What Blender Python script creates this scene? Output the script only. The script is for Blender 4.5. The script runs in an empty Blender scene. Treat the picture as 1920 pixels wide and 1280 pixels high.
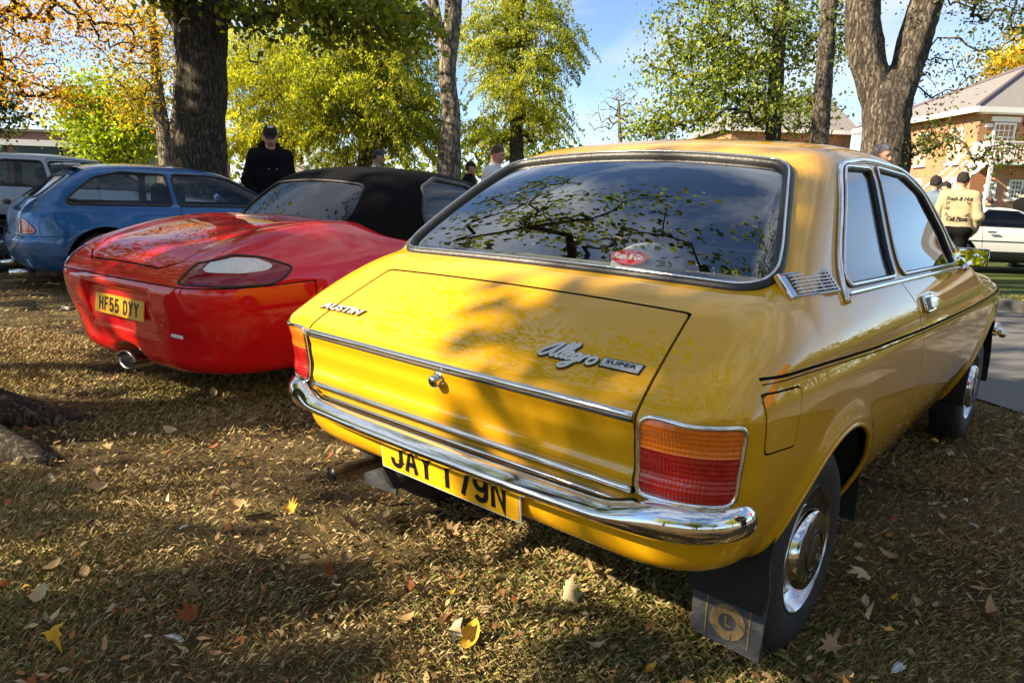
import bpy, math, random
import numpy as np
from mathutils import Vector, Matrix
SHADE_SEED = 9; random.seed(7); RNG = np.random.default_rng(7)
R = math.radians

# ------------------------------------------------------------------ camera
CAM = np.array([1.2779, -1.1641, 1.1875]); FOC = 1343.44
def cam_axes(yaw=40.6034, pit=-11.7188, rol=2.0231):
    a, b, c = np.radians([yaw, pit, rol])
    f = np.array([-np.sin(a)*np.cos(b), np.cos(a)*np.cos(b), np.sin(b)])
    r = np.array([np.cos(a), np.sin(a), 0]); u = np.cross(r, f)
    r2 = r*np.cos(c)+u*np.sin(c)
    return r2, np.cross(r2, f), f
CR, CU, CF = cam_axes()
sc = bpy.context.scene
cd = bpy.data.cameras.new('camera'); cam = bpy.data.objects.new('camera', cd)
sc.collection.objects.link(cam); sc.camera = cam
cd.sensor_width = 36; cd.lens = FOC/1920*36; cd.clip_end = 2000; cd.clip_start = .05
cam.matrix_world = Matrix(((CR[0], CU[0], -CF[0], CAM[0]), (CR[1], CU[1], -CF[1], CAM[1]), (CR[2], CU[2], -CF[2], CAM[2]), (0, 0, 0, 1)))
def at(px, py, dist):
    """world point at a given depth in front of the camera, used to read off where things stand"""
    return CAM + dist*(CF + CR*(px-960)/FOC - CU*(py-640)/FOC)

# ------------------------------------------------------------------ world, sun, exposure
SUN_AZ = np.array([-.60, -.80]); SUN_EL = R(30)
w = bpy.data.worlds.new('World'); sc.world = w; w.use_nodes = True
nt = w.node_tree; nt.nodes.clear()
sky = nt.nodes.new('ShaderNodeTexSky'); sky.sky_type = 'NISHITA'; sky.sun_disc = False
sky.sun_elevation = SUN_EL; sky.sun_rotation = math.atan2(SUN_AZ[0], SUN_AZ[1]) % (2*math.pi)
sky.air_density = 1.0; sky.dust_density = .05; sky.ozone_density = 2.2; sky.altitude = 2600
tc = nt.nodes.new('ShaderNodeTexCoord'); mp = nt.nodes.new('ShaderNodeMapping'); mp.inputs['Scale'].default_value = (1, 1, 2.6)
nz = nt.nodes.new('ShaderNodeTexNoise'); nz.inputs['Scale'].default_value = 2.3; nz.inputs['Detail'].default_value = 7; nz.inputs['Roughness'].default_value = .58; nz.inputs['Distortion'].default_value = .5
rp = nt.nodes.new('ShaderNodeValToRGB'); rp.color_ramp.elements[0].position = .42; rp.color_ramp.elements[1].position = .68
mx = nt.nodes.new('ShaderNodeMixRGB'); mx.inputs[2].default_value = (4.2, 4.4, 4.7, 1)
bg = nt.nodes.new('ShaderNodeBackground'); bg.inputs['Strength'].default_value = .088
wo = nt.nodes.new('ShaderNodeOutputWorld')
L = nt.links.new
L(tc.outputs['Generated'], mp.inputs['Vector']); L(mp.outputs[0], nz.inputs['Vector']); L(nz.outputs['Fac'], rp.inputs['Fac'])
L(rp.outputs['Color'], mx.inputs[0]); L(sky.outputs[0], mx.inputs[1]); L(mx.outputs[0], bg.inputs[0]); L(bg.outputs[0], wo.inputs[0])
sd = bpy.data.lights.new('sun', 'SUN'); sd.energy = 5.0; sd.angle = R(.53); sd.color = (1, .84, .60)
so = bpy.data.objects.new('sun', sd); sc.collection.objects.link(so)
sv = Vector((SUN_AZ[0]*math.cos(SUN_EL), SUN_AZ[1]*math.cos(SUN_EL), math.sin(SUN_EL)))
so.rotation_euler = sv.to_track_quat('Z', 'Y').to_euler(); so.location = (-12, -9, 12)
SUNV = np.array(sv)
sc.view_settings.view_transform = 'Standard'; sc.view_settings.look = 'None'; sc.view_settings.exposure = 1.45; sc.view_settings.gamma = 1
sc.view_settings.use_curve_mapping = False
sc.render.engine = 'CYCLES'
sc.cycles.max_bounces = 8; sc.cycles.transparent_max_bounces = 12; sc.cycles.caustics_reflective = False; sc.cycles.caustics_refractive = False
sc.cycles.use_denoising = True
COL = sc.collection

# ------------------------------------------------------------------ materials
MATS = {}
def pmat(name, color, rough=.5, metal=0, coat=0, bump=None, var=None, spec=.5, emit=None, trans=0, coat_rough=.03, sheen=0, attr=None):
    """principled material; var=(scale,colour2,amount) mottling, bump=(scale,strength)"""
    if name in MATS: return MATS[name]
    m = bpy.data.materials.new(name); m.use_nodes = True; t = m.node_tree; b = t.nodes['Principled BSDF']
    b.inputs['Base Color'].default_value = (*color, 1); b.inputs['Roughness'].default_value = rough; b.inputs['Metallic'].default_value = metal
    b.inputs['Coat Weight'].default_value = coat; b.inputs['Coat Roughness'].default_value = coat_rough; b.inputs['Specular IOR Level'].default_value = spec
    b.inputs['Transmission Weight'].default_value = trans; b.inputs['Coat IOR'].default_value = 1.5
    if sheen: b.inputs['Sheen Weight'].default_value = sheen
    lk = t.links.new
    co = t.nodes.new('ShaderNodeTexCoord')
    last = None
    if attr:
        a = t.nodes.new('ShaderNodeVertexColor'); a.layer_name = attr; last = a.outputs[0]
    if var:
        n = t.nodes.new('ShaderNodeTexNoise'); n.inputs['Scale'].default_value = var[0]; n.inputs['Detail'].default_value = 6; n.inputs['Roughness'].default_value = .62
        lk(co.outputs['Object'], n.inputs['Vector'])
        r = t.nodes.new('ShaderNodeValToRGB'); r.color_ramp.elements[0].position = .38; r.color_ramp.elements[1].position = .66
        r.color_ramp.elements[1].color = (var[2],)*3+(1,); r.color_ramp.elements[0].color = (0, 0, 0, 1)
        x = t.nodes.new('ShaderNodeMixRGB'); x.inputs[1].default_value = (*color, 1); x.inputs[2].default_value = (*var[1], 1)
        lk(n.outputs['Fac'], r.inputs['Fac']); lk(r.outputs[0], x.inputs[0])
        if last: lk(last, x.inputs[1])
        last = x.outputs[0]
    if last: lk(last, b.inputs['Base Color'])
    if bump:
        n = t.nodes.new('ShaderNodeTexNoise'); n.inputs['Scale'].default_value = bump[0]; n.inputs['Detail'].default_value = 5
        lk(co.outputs['Object'], n.inputs['Vector'])
        u = t.nodes.new('ShaderNodeBump'); u.inputs['Strength'].default_value = bump[1]; u.inputs['Distance'].default_value = .02
        lk(n.outputs['Fac'], u.inputs['Height']); lk(u.outputs[0], b.inputs['Normal'])
    if emit: b.inputs['Emission Color'].default_value = (*emit[0], 1); b.inputs['Emission Strength'].default_value = emit[1]
    MATS[name] = m; return m
def glassmat(name, tint, ior=1.5, rough=0.0, gain=1.0):
    """thin pane: fresnel mix of clear tinted transmission and mirror reflection"""
    if name in MATS: return MATS[name]
    m = bpy.data.materials.new(name); m.use_nodes = True; t = m.node_tree; t.nodes.clear(); lk = t.links.new
    o = t.nodes.new('ShaderNodeOutputMaterial'); mixn = t.nodes.new('ShaderNodeMixShader')
    tr = t.nodes.new('ShaderNodeBsdfTransparent'); tr.inputs[0].default_value = (*tint, 1)
    g = t.nodes.new('ShaderNodeBsdfGlossy'); g.inputs['Roughness'].default_value = rough
    f = t.nodes.new('ShaderNodeFresnel'); f.inputs[0].default_value = ior
    mu = t.nodes.new('ShaderNodeMath'); mu.operation = 'MULTIPLY_ADD'; mu.inputs[1].default_value = gain; mu.inputs[2].default_value = .0; mu.use_clamp = True
    lk(f.outputs[0], mu.inputs[0]); lk(mu.outputs[0], mixn.inputs[0]); lk(tr.outputs[0], mixn.inputs[1]); lk(g.outputs[0], mixn.inputs[2]); lk(mixn.outputs[0], o.inputs[0])
    MATS[name] = m; return m
def paint(name, color, metal=0., flake=.0, rough=.6):
    m = pmat(name, color, rough=rough, metal=metal, coat=1., coat_rough=.02, var=(55, tuple(c*.92+.002 for c in color), .25), spec=.4 if metal else .12); m.node_tree.nodes['Principled BSDF'].inputs['Coat IOR'].default_value = 1.6; return m
CHROME = pmat('chrome', (.86, .86, .85), .06, 1, var=(30, (.6, .6, .58), .35))
STEEL = pmat('brushed_steel', (.62, .62, .62), .22, 1, var=(20, (.45, .44, .42), .5))
RUBBER = pmat('black_rubber', (.018, .018, .019), .45, bump=(90, .12))
TYRE = pmat('tyre_rubber', (.022, .022, .024), .58, bump=(160, .25), var=(26, (.05, .047, .042), .55))
BLACK = pmat('black_plastic', (.02, .02, .022), .38)
DARK = pmat('dark_underbody', (.014, .013, .012), .85, bump=(30, .4))
INNER = pmat('interior_trim', (.035, .03, .026), .75)
GREYTRIM = pmat('grey_trim', (.32, .31, .29), .8, bump=(200, .2))
PLATEY = pmat('plate_yellow', (.85, .44, .01), .35, coat=.4)
PLATEB = pmat('plate_black', (.008, .008, .008), .4)
SILVER = pmat('badge_silver', (.72, .71, .66), .3, .45)
WHITE = pmat('white_plastic', (.78, .78, .76), .45)
GLASS = glassmat('window_glass', (.88, .93, .92), 1.52, 0, 1.5)
GLASSD = glassmat('tinted_glass', (.40, .46, .47), 1.52, 0, 1.35)
RGLASS = glassmat('rear_window_glass', (.93, .97, .97), 1.55, 0, 4.2)

# ------------------------------------------------------------------ mesh helpers
def link(o, parent=None):
    COL.objects.link(o)
    if parent is not None: o.parent = parent
    return o
def mobj(name, V, Fc, m, parent=None, N=None, smooth=True, cols=None):
    me = bpy.data.meshes.new(name); V = np.asarray(V, float)
    Fa = Fc if isinstance(Fc, np.ndarray) else None
    if Fa is not None:
        k = Fa.shape[1]; nf = len(Fa)
        me.vertices.add(len(V)); me.vertices.foreach_set('co', V.astype(np.float32).ravel())
        me.loops.add(nf*k); me.loops.foreach_set('vertex_index', Fa.astype(np.int32).ravel())
        me.polygons.add(nf); me.polygons.foreach_set('loop_start', np.arange(0, nf*k, k, dtype=np.int32))
        me.update(calc_edges=True)
    else:
        me.from_pydata(V.tolist(), [], Fc)
    if smooth and len(me.polygons): me.polygons.foreach_set('use_smooth', np.ones(len(me.polygons), bool))
    if cols is not None:
        ca = me.color_attributes.new('Col', 'FLOAT_COLOR', 'POINT'); ca.data.foreach_set('color', np.asarray(cols, np.float32).ravel())
    if N is not None and len(me.polygons): me.normals_split_custom_set_from_vertices(np.asarray(N, float).tolist())
    me.update()
    for q in (m if isinstance(m, (list, tuple)) else [m]): me.materials.append(q)
    return link(bpy.data.objects.new(name, me), parent)
class MB:
    """collects simple solids into one mesh"""
    def __init__(s): s.v = []; s.f = []
    def add(s, V, Fc):
        n = len(s.v); s.v += [tuple(map(float, p)) for p in V]; s.f += [tuple(int(i)+n for i in f) for f in Fc]; return s
    def box(s, c, size, ax=None, bev=0.0):
        c = np.array(c, float); h = np.array(size, float)/2; ax = np.eye(3) if ax is None else np.array(ax, float)
        if bev <= 0:
            P = [c+ax.T@(h*np.array(q)) for q in [(-1,-1,-1),(1,-1,-1),(1,1,-1),(-1,1,-1),(-1,-1,1),(1,-1,1),(1,1,1),(-1,1,1)]]
            return s.add(P, [(0,3,2,1),(4,5,6,7),(0,1,5,4),(1,2,6,5),(2,3,7,6),(3,0,4,7)])
        b = min(bev, h.min()*.98); P = []; idx = {}
        for sx in (-1, 1):
            for sy in (-1, 1):
                for sz in (-1, 1):
                    for k in range(3):
                        q = h-b; q[k] = h[k]; idx[(sx, sy, sz, k)] = len(P); P.append(c+ax.T@(q*np.array((sx, sy, sz))))
        Fc = []
        for k in range(3):
            for sg in (-1, 1):
                i, j = [a for a in range(3) if a != k]; cyc = []
                for (a, d) in [(-1,-1),(1,-1),(1,1),(-1,1)]:
                    t = [0,0,0]; t[k] = sg; t[i] = a; t[j] = d; cyc.append(idx[(*t, k)])
                flip = (sg < 0) ^ (k == 1)
                Fc.append(tuple(cyc[::-1] if flip else cyc))
        for k in range(3):
            i, j = [a for a in range(3) if a != k]
            for a in (-1, 1):
                for d in (-1, 1):
                    q = []
                    for sg in (-1, 1):
                        t = [0,0,0]; t[k] = sg; t[i] = a; t[j] = d; q.append((idx[(*t, i)], idx[(*t, j)]))
                    f = (q[0][0], q[1][0], q[1][1], q[0][1])
                    if (a*d > 0) ^ (k == 1): f = f[::-1]
                    Fc.append(f)
        for sx in (-1, 1):
            for sy in (-1, 1):
                for sz in (-1, 1):
                    f = tuple(idx[(sx, sy, sz, k)] for k in range(3)); Fc.append(f if sx*sy*sz > 0 else f[::-1])
        return s.add(P, Fc)
    def tube(s, path, rad, n=8, closed=False, cap=True, up=None, flat=1.0):
        P = np.array(path, float); m = len(P); rad = np.broadcast_to(np.array(rad, float), (m,))
        T = (np.roll(P, -1, 0)-np.roll(P, 1, 0)) if closed else np.gradient(P, axis=0)
        T /= np.linalg.norm(T, axis=1, keepdims=True)+1e-12
        a = np.array(up if up is not None else ((0, 0, 1) if abs(T[0][2]) < .9 else (1, 0, 0)), float)
        V = []
        for i in range(m):
            a = a-T[i]*(a@T[i]); nn = np.linalg.norm(a); a = a/nn if nn > 1e-9 else np.array((1., 0, 0))
            b = np.cross(T[i], a)
            for k in range(n):
                t = 2*math.pi*k/n; V.append(P[i]+rad[i]*(flat*math.cos(t)*a+math.sin(t)*b))
            if up is not None: a = np.array(up, float)
        Fc = []
        for i in range(m if closed else m-1):
            j = (i+1) % m
            for k in range(n): Fc.append((i*n+k, i*n+(k+1) % n, j*n+(k+1) % n, j*n+k))
        if cap and not closed: Fc.append(tuple(range(n))[::-1]); Fc.append(tuple((m-1)*n+k for k in range(n)))
        return s.add(V, Fc)
    def lathe(s, prof, o, axis, n=48, start=None):
        """profile of (radius, along-axis) about an axis"""
        o = np.array(o, float); ax = np.array(axis, float); ax /= np.linalg.norm(ax)
        u = np.cross(ax, (0, 0, 1)) if abs(ax[2]) < .9 else np.cross(ax, (1, 0, 0)); u /= np.linalg.norm(u); v = np.cross(ax, u)
        V = [o+ax*h+r*(math.cos(2*math.pi*k/n)*u+math.sin(2*math.pi*k/n)*v) for r, h in prof for k in range(n)]
        Fc = [(i*n+k, i*n+(k+1) % n, (i+1)*n+(k+1) % n, (i+1)*n+k) for i in range(len(prof)-1) for k in range(n)]
        return s.add(V, Fc)
    def prism(s, poly, o, ux, uy, uz, d):
        """flat polygon in plane (ux,uy) at o, extruded along uz by d"""
        o = np.array(o, float); ux, uy, uz = (np.array(a, float) for a in (ux, uy, uz)); n = len(poly)
        V = [o+ux*p[0]+uy*p[1] for p in poly]+[o+ux*p[0]+uy*p[1]+uz*d for p in poly]
        return s.add(V, [tuple(range(n))[::-1], tuple(range(n, 2*n))]+[(i, (i+1) % n, n+(i+1) % n, n+i) for i in range(n)])
    def build(s, name, m, parent=None, smooth=False):
        o = mobj(name, s.v, s.f, m, parent, smooth=smooth); return o
def autosmooth(o, ang=40):
    me = o.data; me.polygons.foreach_set('use_smooth', np.ones(len(me.polygons), bool)); me.set_sharp_from_angle(angle=R(ang)); return o
def empty(name, loc=(0, 0, 0), rz=0, label=None, cat=None, group=None):
    o = bpy.data.objects.new(name, None); COL.objects.link(o); o.location = loc; o.rotation_euler[2] = rz; o.empty_display_size = .2
    if label: tag(o, label, cat, group)
    return o
def tag(o, label, cat, group=None, kind=None):
    if label: o['label'] = label
    if cat: o['category'] = cat
    if group: o['group'] = group
    if kind: o['kind'] = kind
    return o
def text_mesh(s, size=1.0, extr=.0, shear=0., spacing=1., bold=0.):
    c = bpy.data.curves.new('lettering', 'FONT'); c.body = s; c.size = size; c.extrude = extr; c.shear = shear; c.space_character = spacing; c.align_x = 'CENTER'; c.align_y = 'CENTER'; c.offset = bold; c.resolution_u = 3
    o = bpy.data.objects.new('lettering', c); COL.objects.link(o); dg = bpy.context.evaluated_depsgraph_get()
    me = o.evaluated_get(dg).to_mesh(); V = np.array([v.co[:] for v in me.vertices]); Fc = [tuple(p.vertices) for p in me.polygons]
    o.evaluated_get(dg).to_mesh_clear(); bpy.data.objects.remove(o); bpy.data.curves.remove(c)
    return V, Fc
def place(V, o, ux, uy, uz=None, sx=1., sy=1.):
    ux, uy = np.array(ux, float), np.array(uy, float); uz = np.cross(ux, uy) if uz is None else np.array(uz, float)
    return np.array(o, float)+V[:, :1]*sx*ux+V[:, 1:2]*sy*uy+V[:, 2:3]*uz
# UK plate glyph strokes on a 50 x 79 grid
def arc(cx, cy, rx, ry, a0, a1, n=10): return [(cx+rx*math.cos(R(a0+(a1-a0)*i/n)), cy+ry*math.sin(R(a0+(a1-a0)*i/n))) for i in range(n+1)]
GLY = {
 'J': [[(43, 79)]+[(43, 22)]+arc(25, 22, 18, 17, 0, -180)+[(7, 26)]],
 'A': [[(5, 0), (25, 76), (45, 0)], [(12, 24), (38, 24)]], 'Y': [[(5, 79), (25, 40), (45, 79)], [(25, 42), (25, 0)]],
 '1': [[(25, 0), (25, 79)]], '7': [[(4, 74), (45, 74), (22, 0)]],
 '9': [arc(25, 54, 19, 20, 0, 360, 18), [(44, 54), (44, 40)]+arc(25, 24, 19, 19, 0, -150)],
 'N': [[(7, 0), (7, 76), (43, 3), (43, 79)]], 'H': [[(7, 0), (7, 79)], [(43, 0), (43, 79)], [(7, 41), (43, 41)]],
 'F': [[(9, 0), (9, 74), (45, 74)], [(9, 41), (38, 41)]],
 '5': [[(42, 74), (11, 74), (10, 42)]+arc(24, 26, 19, 21, 115, -150)], 'D': [[(8, 5), (8, 74), (22, 74)]+arc(24, 39.5, 19, 34.5, 90, -90)+[(8, 5)]],
}
def strokes(mb, segs, wd, o, ux, uy, uz, d, sc_=1., slant=0.):
    """thick flat strokes laid on a plane"""
    for pl in segs:
        P = np.array([(x+slant*y, y) for x, y in pl], float)*sc_; n = len(P); T = np.gradient(P, axis=0) if n > 2 else np.repeat((P[1]-P[0])[None], 2, 0)
        Lft = []; Rgt = []
        for i in range(n):
            a = P[i]-P[max(i-1, 0)]; b = P[min(i+1, n-1)]-P[i]
            a = a/(np.linalg.norm(a)+1e-12); b = b/(np.linalg.norm(b)+1e-12)
            if i == 0: a = b
            if i == n-1: b = a
            t = a+b; t /= np.linalg.norm(t)+1e-12; nn = np.array((-t[1], t[0])); k = 1/max(.45, abs(nn@np.array((-a[1], a[0]))))
            Lft.append(P[i]+nn*wd*k/2); Rgt.append(P[i]-nn*wd*k/2)
        for i in range(n-1):
            mb.prism([Rgt[i], Rgt[i+1], Lft[i+1], Lft[i]], o, ux, uy, uz, d)
def plate_chars(parent, s, o, ux, uy, uz, h=.079, cw=.050, gap=.011, sp=.033, wd=.014, d=.0015, squeeze=1.):
    n = sum(sp if c == ' ' else cw+gap for c in s)-gap; x = -n/2
    for c in s:
        if c == ' ': x += sp; continue
        g = [[(p[0]/50*cw, p[1]/79*h) for p in pl] for pl in GLY[c]]
        mb = MB(); strokes(mb, g, wd, np.array(o)+np.array(ux)*x*squeeze-np.array(uy)*h/2, np.array(ux)*squeeze, uy, uz, d); x += cw+gap
        mb.build('plate_character', PLATEB, parent)

# ------------------------------------------------------------------ implicit surfaces
def smax(a, b, r):
    h = np.maximum(r-np.abs(a-b), 0)/r; return np.maximum(a, b)+h*h*r*.25
def smin(a, b, r): return -smax(-a, -b, r)
def prof(pts, sig):
    """smooth 1-d profile through a polyline, rounded by a gaussian of width sig"""
    p = np.array(sorted(pts), float); lo, hi = p[0, 0]-.6, p[-1, 0]+.6
    xs = np.linspace(lo, hi, 9000); dx = xs[1]-xs[0]
    s0 = (p[1, 1]-p[0, 1])/(p[1, 0]-p[0, 0]); s1 = (p[-1, 1]-p[-2, 1])/(p[-1, 0]-p[-2, 0])
    hh = np.diff(p[:, 0]); dl = np.diff(p[:, 1])/hh; m = np.zeros(len(p)); m[0], m[-1] = dl[0], dl[-1]                 # monotone cubic through the points
    if len(p) > 2:
        w1 = 2*hh[1:]+hh[:-1]; w2 = hh[1:]+2*hh[:-1]; same = dl[:-1]*dl[1:] > 0; a_ = np.where(same, dl[:-1], 1); b_ = np.where(same, dl[1:], 1); m[1:-1] = np.where(same, (w1+w2)/(w1/a_+w2/b_), 0)
    i = np.clip(np.searchsorted(p[:, 0], xs)-1, 0, len(p)-2); t = (xs-p[i, 0])/hh[i]
    ys = (2*t**3-3*t**2+1)*p[i, 1]+(t**3-2*t**2+t)*hh[i]*m[i]+(-2*t**3+3*t**2)*p[i+1, 1]+(t**3-t**2)*hh[i]*m[i+1]; ys = np.where(xs < p[0, 0], p[0, 1]+s0*(xs-p[0, 0]), ys); ys = np.where(xs > p[-1, 0], p[-1, 1]+s1*(xs-p[-1, 0]), ys)
    k = int(max(3*sig/dx, 1)); g = np.exp(-.5*(np.arange(-k, k+1)*dx/sig)**2); g /= g.sum()
    yp = np.concatenate([ys[0]+s0*dx*np.arange(-k, 0), ys, ys[-1]+s1*dx*np.arange(1, k+1)])
    ys = np.convolve(yp, g, 'valid'); return lambda x: np.interp(x, xs, ys)
def grad(F, P, e=2e-3):
    G = np.empty_like(P)
    for i in range(3):
        d = np.zeros(3); d[i] = e; G[:, i] = (F(P+d)-F(P-d))/(2*e)
    return G
def surface(F, lo, hi, h, it=3, e=2e-3, lip=6.5):
    """surface-net polygonisation of F=0, vertices pulled exactly onto the surface; returns verts, triangles, normals"""
    ax = [np.arange(lo[i], hi[i]+h, h) for i in range(3)]; sh = tuple(len(a) for a in ax)
    X, Y, Z = np.meshgrid(*ax, indexing='ij'); P = np.stack([X.ravel(), Y.ravel(), Z.ravel()], 1)
    cs = [np.minimum(np.arange(0, n+3, 4), n-1) for n in sh]; cs = [np.unique(c) for c in cs]                 # coarse pass, then only blocks near the surface
    Pg = P.reshape(*sh, 3); Pc = Pg[np.ix_(*cs)]; fc = F(Pc.reshape(-1, 3)).reshape(Pc.shape[:3]); ni = [np.clip((np.arange(n)+2)//4, 0, len(c)-1) for n, c in zip(sh, cs)]
    f = fc[np.ix_(*ni)].copy(); need = np.abs(f) < lip*h; f[need] = F(Pg[need])
    s = f < 0; c = s[:-1, :-1, :-1].astype(np.int8)
    for i in (0, 1):
        for j in (0, 1):
            for k in (0, 1):
                if i+j+k: c = c+s[i:sh[0]-1+i, j:sh[1]-1+j, k:sh[2]-1+k]
    act = (c > 0) & (c < 8); idx = -np.ones(act.shape, np.int64); ii = np.argwhere(act); idx[act] = np.arange(len(ii))
    acc = np.zeros((len(ii), 3)); cnt = np.zeros(len(ii))
    cor = [(i, j, k) for i in (0, 1) for j in (0, 1) for k in (0, 1)]
    for a in cor:
        for ax_ in range(3):
            if a[ax_] == 0:
                b = list(a); b[ax_] = 1
                fa = f[tuple((ii+a).T)]; fb = f[tuple((ii+b).T)]; m = (fa < 0) != (fb < 0)
                t = np.where(m, fa/np.where(m, fa-fb, 1), 0); pt = ii+np.array(a, float); pt[:, ax_] += t
                acc[m] += pt[m]; cnt[m] += 1
    V = np.array(lo)+acc/cnt[:, None]*h
    Q = []
    for d in range(3):
        u, v = [k for k in range(3) if k != d]
        sl = [slice(None)]*3; sl2 = [slice(None)]*3; sl[d] = slice(0, -1); sl2[d] = slice(1, None)
        cr = np.argwhere(s[tuple(sl)] != s[tuple(sl2)]); cr = cr[(cr[:, u] > 0) & (cr[:, v] > 0) & (cr[:, u] < sh[u]-1) & (cr[:, v] < sh[v]-1)]
        q = []
        for (du, dv) in [(1, 1), (0, 1), (0, 0), (1, 0)]:
            g = cr.copy(); g[:, u] -= du; g[:, v] -= dv; q.append(idx[tuple(g.T)])
        q = np.stack(q, 1); fl = s[tuple(cr.T)]
        if d == 1: fl = ~fl
        q[~fl] = q[~fl][:, ::-1]; Q.append(q)
    Q = np.concatenate(Q); Q = Q[(Q >= 0).all(1)]
    for _ in range(it):
        G = grad(F, V, e); st = (F(V)/np.maximum((G*G).sum(1), .05))[:, None]*G
        ln = np.linalg.norm(st, axis=1, keepdims=True); V = V-st*np.minimum(1, h/np.maximum(ln, 1e-9))
    G = grad(F, V, e); N = G/np.maximum(np.linalg.norm(G, axis=1, keepdims=True), 1e-9)
    T = np.concatenate([Q[:, [0, 1, 2]], Q[:, [0, 2, 3]]])
    fn = np.cross(V[T[:, 1]]-V[T[:, 0]], V[T[:, 2]]-V[T[:, 0]]); bad = (fn*N[T[:, 0]]).sum(1) < 0
    if bad.mean() > .5: T = T[:, ::-1].copy()
    return V, T, N
def compact(V, T, N):
    u, inv = np.unique(T, return_inverse=True); return V[u], inv.reshape(T.shape), N[u]
def split(M, d):
    """split a triangle mesh along d=0 (d per vertex or function of V): returns (inside, outside)"""
    V, T, N = M; d = d(V) if callable(d) else d; d = np.where(np.abs(d) < 1e-7, 1e-7, d)
    s = d[T] < 0; k = s.sum(1); ins = [T[k == 3]]; out = [T[k == 0]]; mixd = T[(k == 1) | (k == 2)]
    if len(mixd):
        ed = np.sort(np.concatenate([mixd[:, [0, 1]], mixd[:, [1, 2]], mixd[:, [2, 0]]]), 1); ed = ed[(d[ed[:, 0]] < 0) != (d[ed[:, 1]] < 0)]; ed = np.unique(ed, axis=0)
        t = d[ed[:, 0]]/(d[ed[:, 0]]-d[ed[:, 1]]); nv = V[ed[:, 0]]+(V[ed[:, 1]]-V[ed[:, 0]])*t[:, None]; nn = N[ed[:, 0]]+(N[ed[:, 1]]-N[ed[:, 0]])*t[:, None]
        nn /= np.linalg.norm(nn, axis=1, keepdims=True)+1e-12; base = len(V); key = ed[:, 0]*base+ed[:, 1]
        V = np.concatenate([V, nv]); N = np.concatenate([N, nn])
        def mid(a, b): return base+np.searchsorted(key, np.minimum(a, b)*base+np.maximum(a, b))
        for want, L1, L2 in ((True, ins, out), (False, out, ins)):
            sel = mixd[((d[mixd] < 0) == want).sum(1) == 1]
            if not len(sel): continue
            r = np.argmax((d[sel] < 0) == want, 1); A = sel[np.arange(len(sel)), r]; B = sel[np.arange(len(sel)), (r+1) % 3]; C_ = sel[np.arange(len(sel)), (r+2) % 3]
            ab, ac = mid(A, B), mid(A, C_)
            L1.append(np.stack([A, ab, ac], 1)); L2.append(np.stack([ab, B, C_], 1)); L2.append(np.stack([ab, C_, ac], 1))
    I = np.concatenate(ins); O = np.concatenate(out)
    z = (np.zeros((0, 3)), np.zeros((0, 3), int), np.zeros((0, 3)))
    return (compact(V, I, N) if len(I) else z), (compact(V, O, N) if len(O) else z)
def cut(M, d, gap=.0):
    """panel with a shut gap: (panel, rest); the strip between is dropped"""
    dv = d(M[0]); a, rest = split(M, dv+gap)
    if gap: _, rest = split(rest, d(rest[0])-gap)
    return a, rest
def loops(M, minlen=.05):
    V, T, N = M; e = np.concatenate([T[:, [0, 1]], T[:, [1, 2]], T[:, [2, 0]]]); key = np.sort(e, 1); k = key[:, 0]*len(V)+key[:, 1]
    u, cnt = np.unique(k, return_counts=True); bd = e[np.isin(k, u[cnt == 1])]; nx = {}
    for a, b in bd.tolist(): nx.setdefault(a, []).append(b)
    out = []
    while nx:
        a = next(iter(nx)); L_ = [a]; c = a
        while c in nx:
            b = nx[c].pop()
            if not nx[c]: del nx[c]
            if b == a: break
            L_.append(b); c = b
        P = V[L_]
        if len(P) > 6 and np.linalg.norm(np.diff(P, axis=0), axis=1).sum() > minlen: out.append((P, N[L_]))
    return out
def resample(P, step, closed=True, sm=2, extra=None):
    Q = np.vstack([P, P[:1]]) if closed else P; s = np.r_[0, np.cumsum(np.linalg.norm(np.diff(Q, axis=0), axis=1))]; n = max(int(s[-1]/step), 4)
    t = np.linspace(0, s[-1], n, endpoint=not closed); O = np.stack([np.interp(t, s, Q[:, i]) for i in range(3)], 1)
    for _ in range(sm):
        A = (np.roll(O, 1, 0)+2*O+np.roll(O, -1, 0))/4
        if not closed: A[0] = O[0]; A[-1] = O[-1]
        O = A
    return O
def sdpoly(poly, r=0.):
    """2-d signed distance to a polygon with corners rounded by r"""
    P = np.array(poly, float)
    if r:
        n = len(P); ar = sum(P[i][0]*P[(i+1) % n][1]-P[(i+1) % n][0]*P[i][1] for i in range(n)); sg = 1 if ar > 0 else -1; Q = []
        for i in range(n):
            a = P[i]-P[i-1]; b = P[(i+1) % n]-P[i]; na = np.array((-a[1], a[0]))/np.linalg.norm(a)*sg; nb = np.array((-b[1], b[0]))/np.linalg.norm(b)*sg
            m = na+nb; Q.append(P[i]+r*m/(m@m)*2)
        P = np.array(Q)
    def f(x, y):
        d = np.full(x.shape, 1e9); s = np.ones(x.shape)
        for i in range(len(P)):
            a = P[i]; b = P[i-1]; e = b-a; wx = x-a[0]; wy = y-a[1]; t = np.clip((wx*e[0]+wy*e[1])/(e@e), 0, 1)
            d = np.minimum(d, (wx-e[0]*t)**2+(wy-e[1]*t)**2)
            c1 = y >= a[1]; c2 = y < b[1]; c3 = e[0]*wy > e[1]*wx
            s = np.where((c1 & c2 & c3) | (~c1 & ~c2 & ~c3), -s, s)
        return s*np.sqrt(d)-r
    return f
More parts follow.
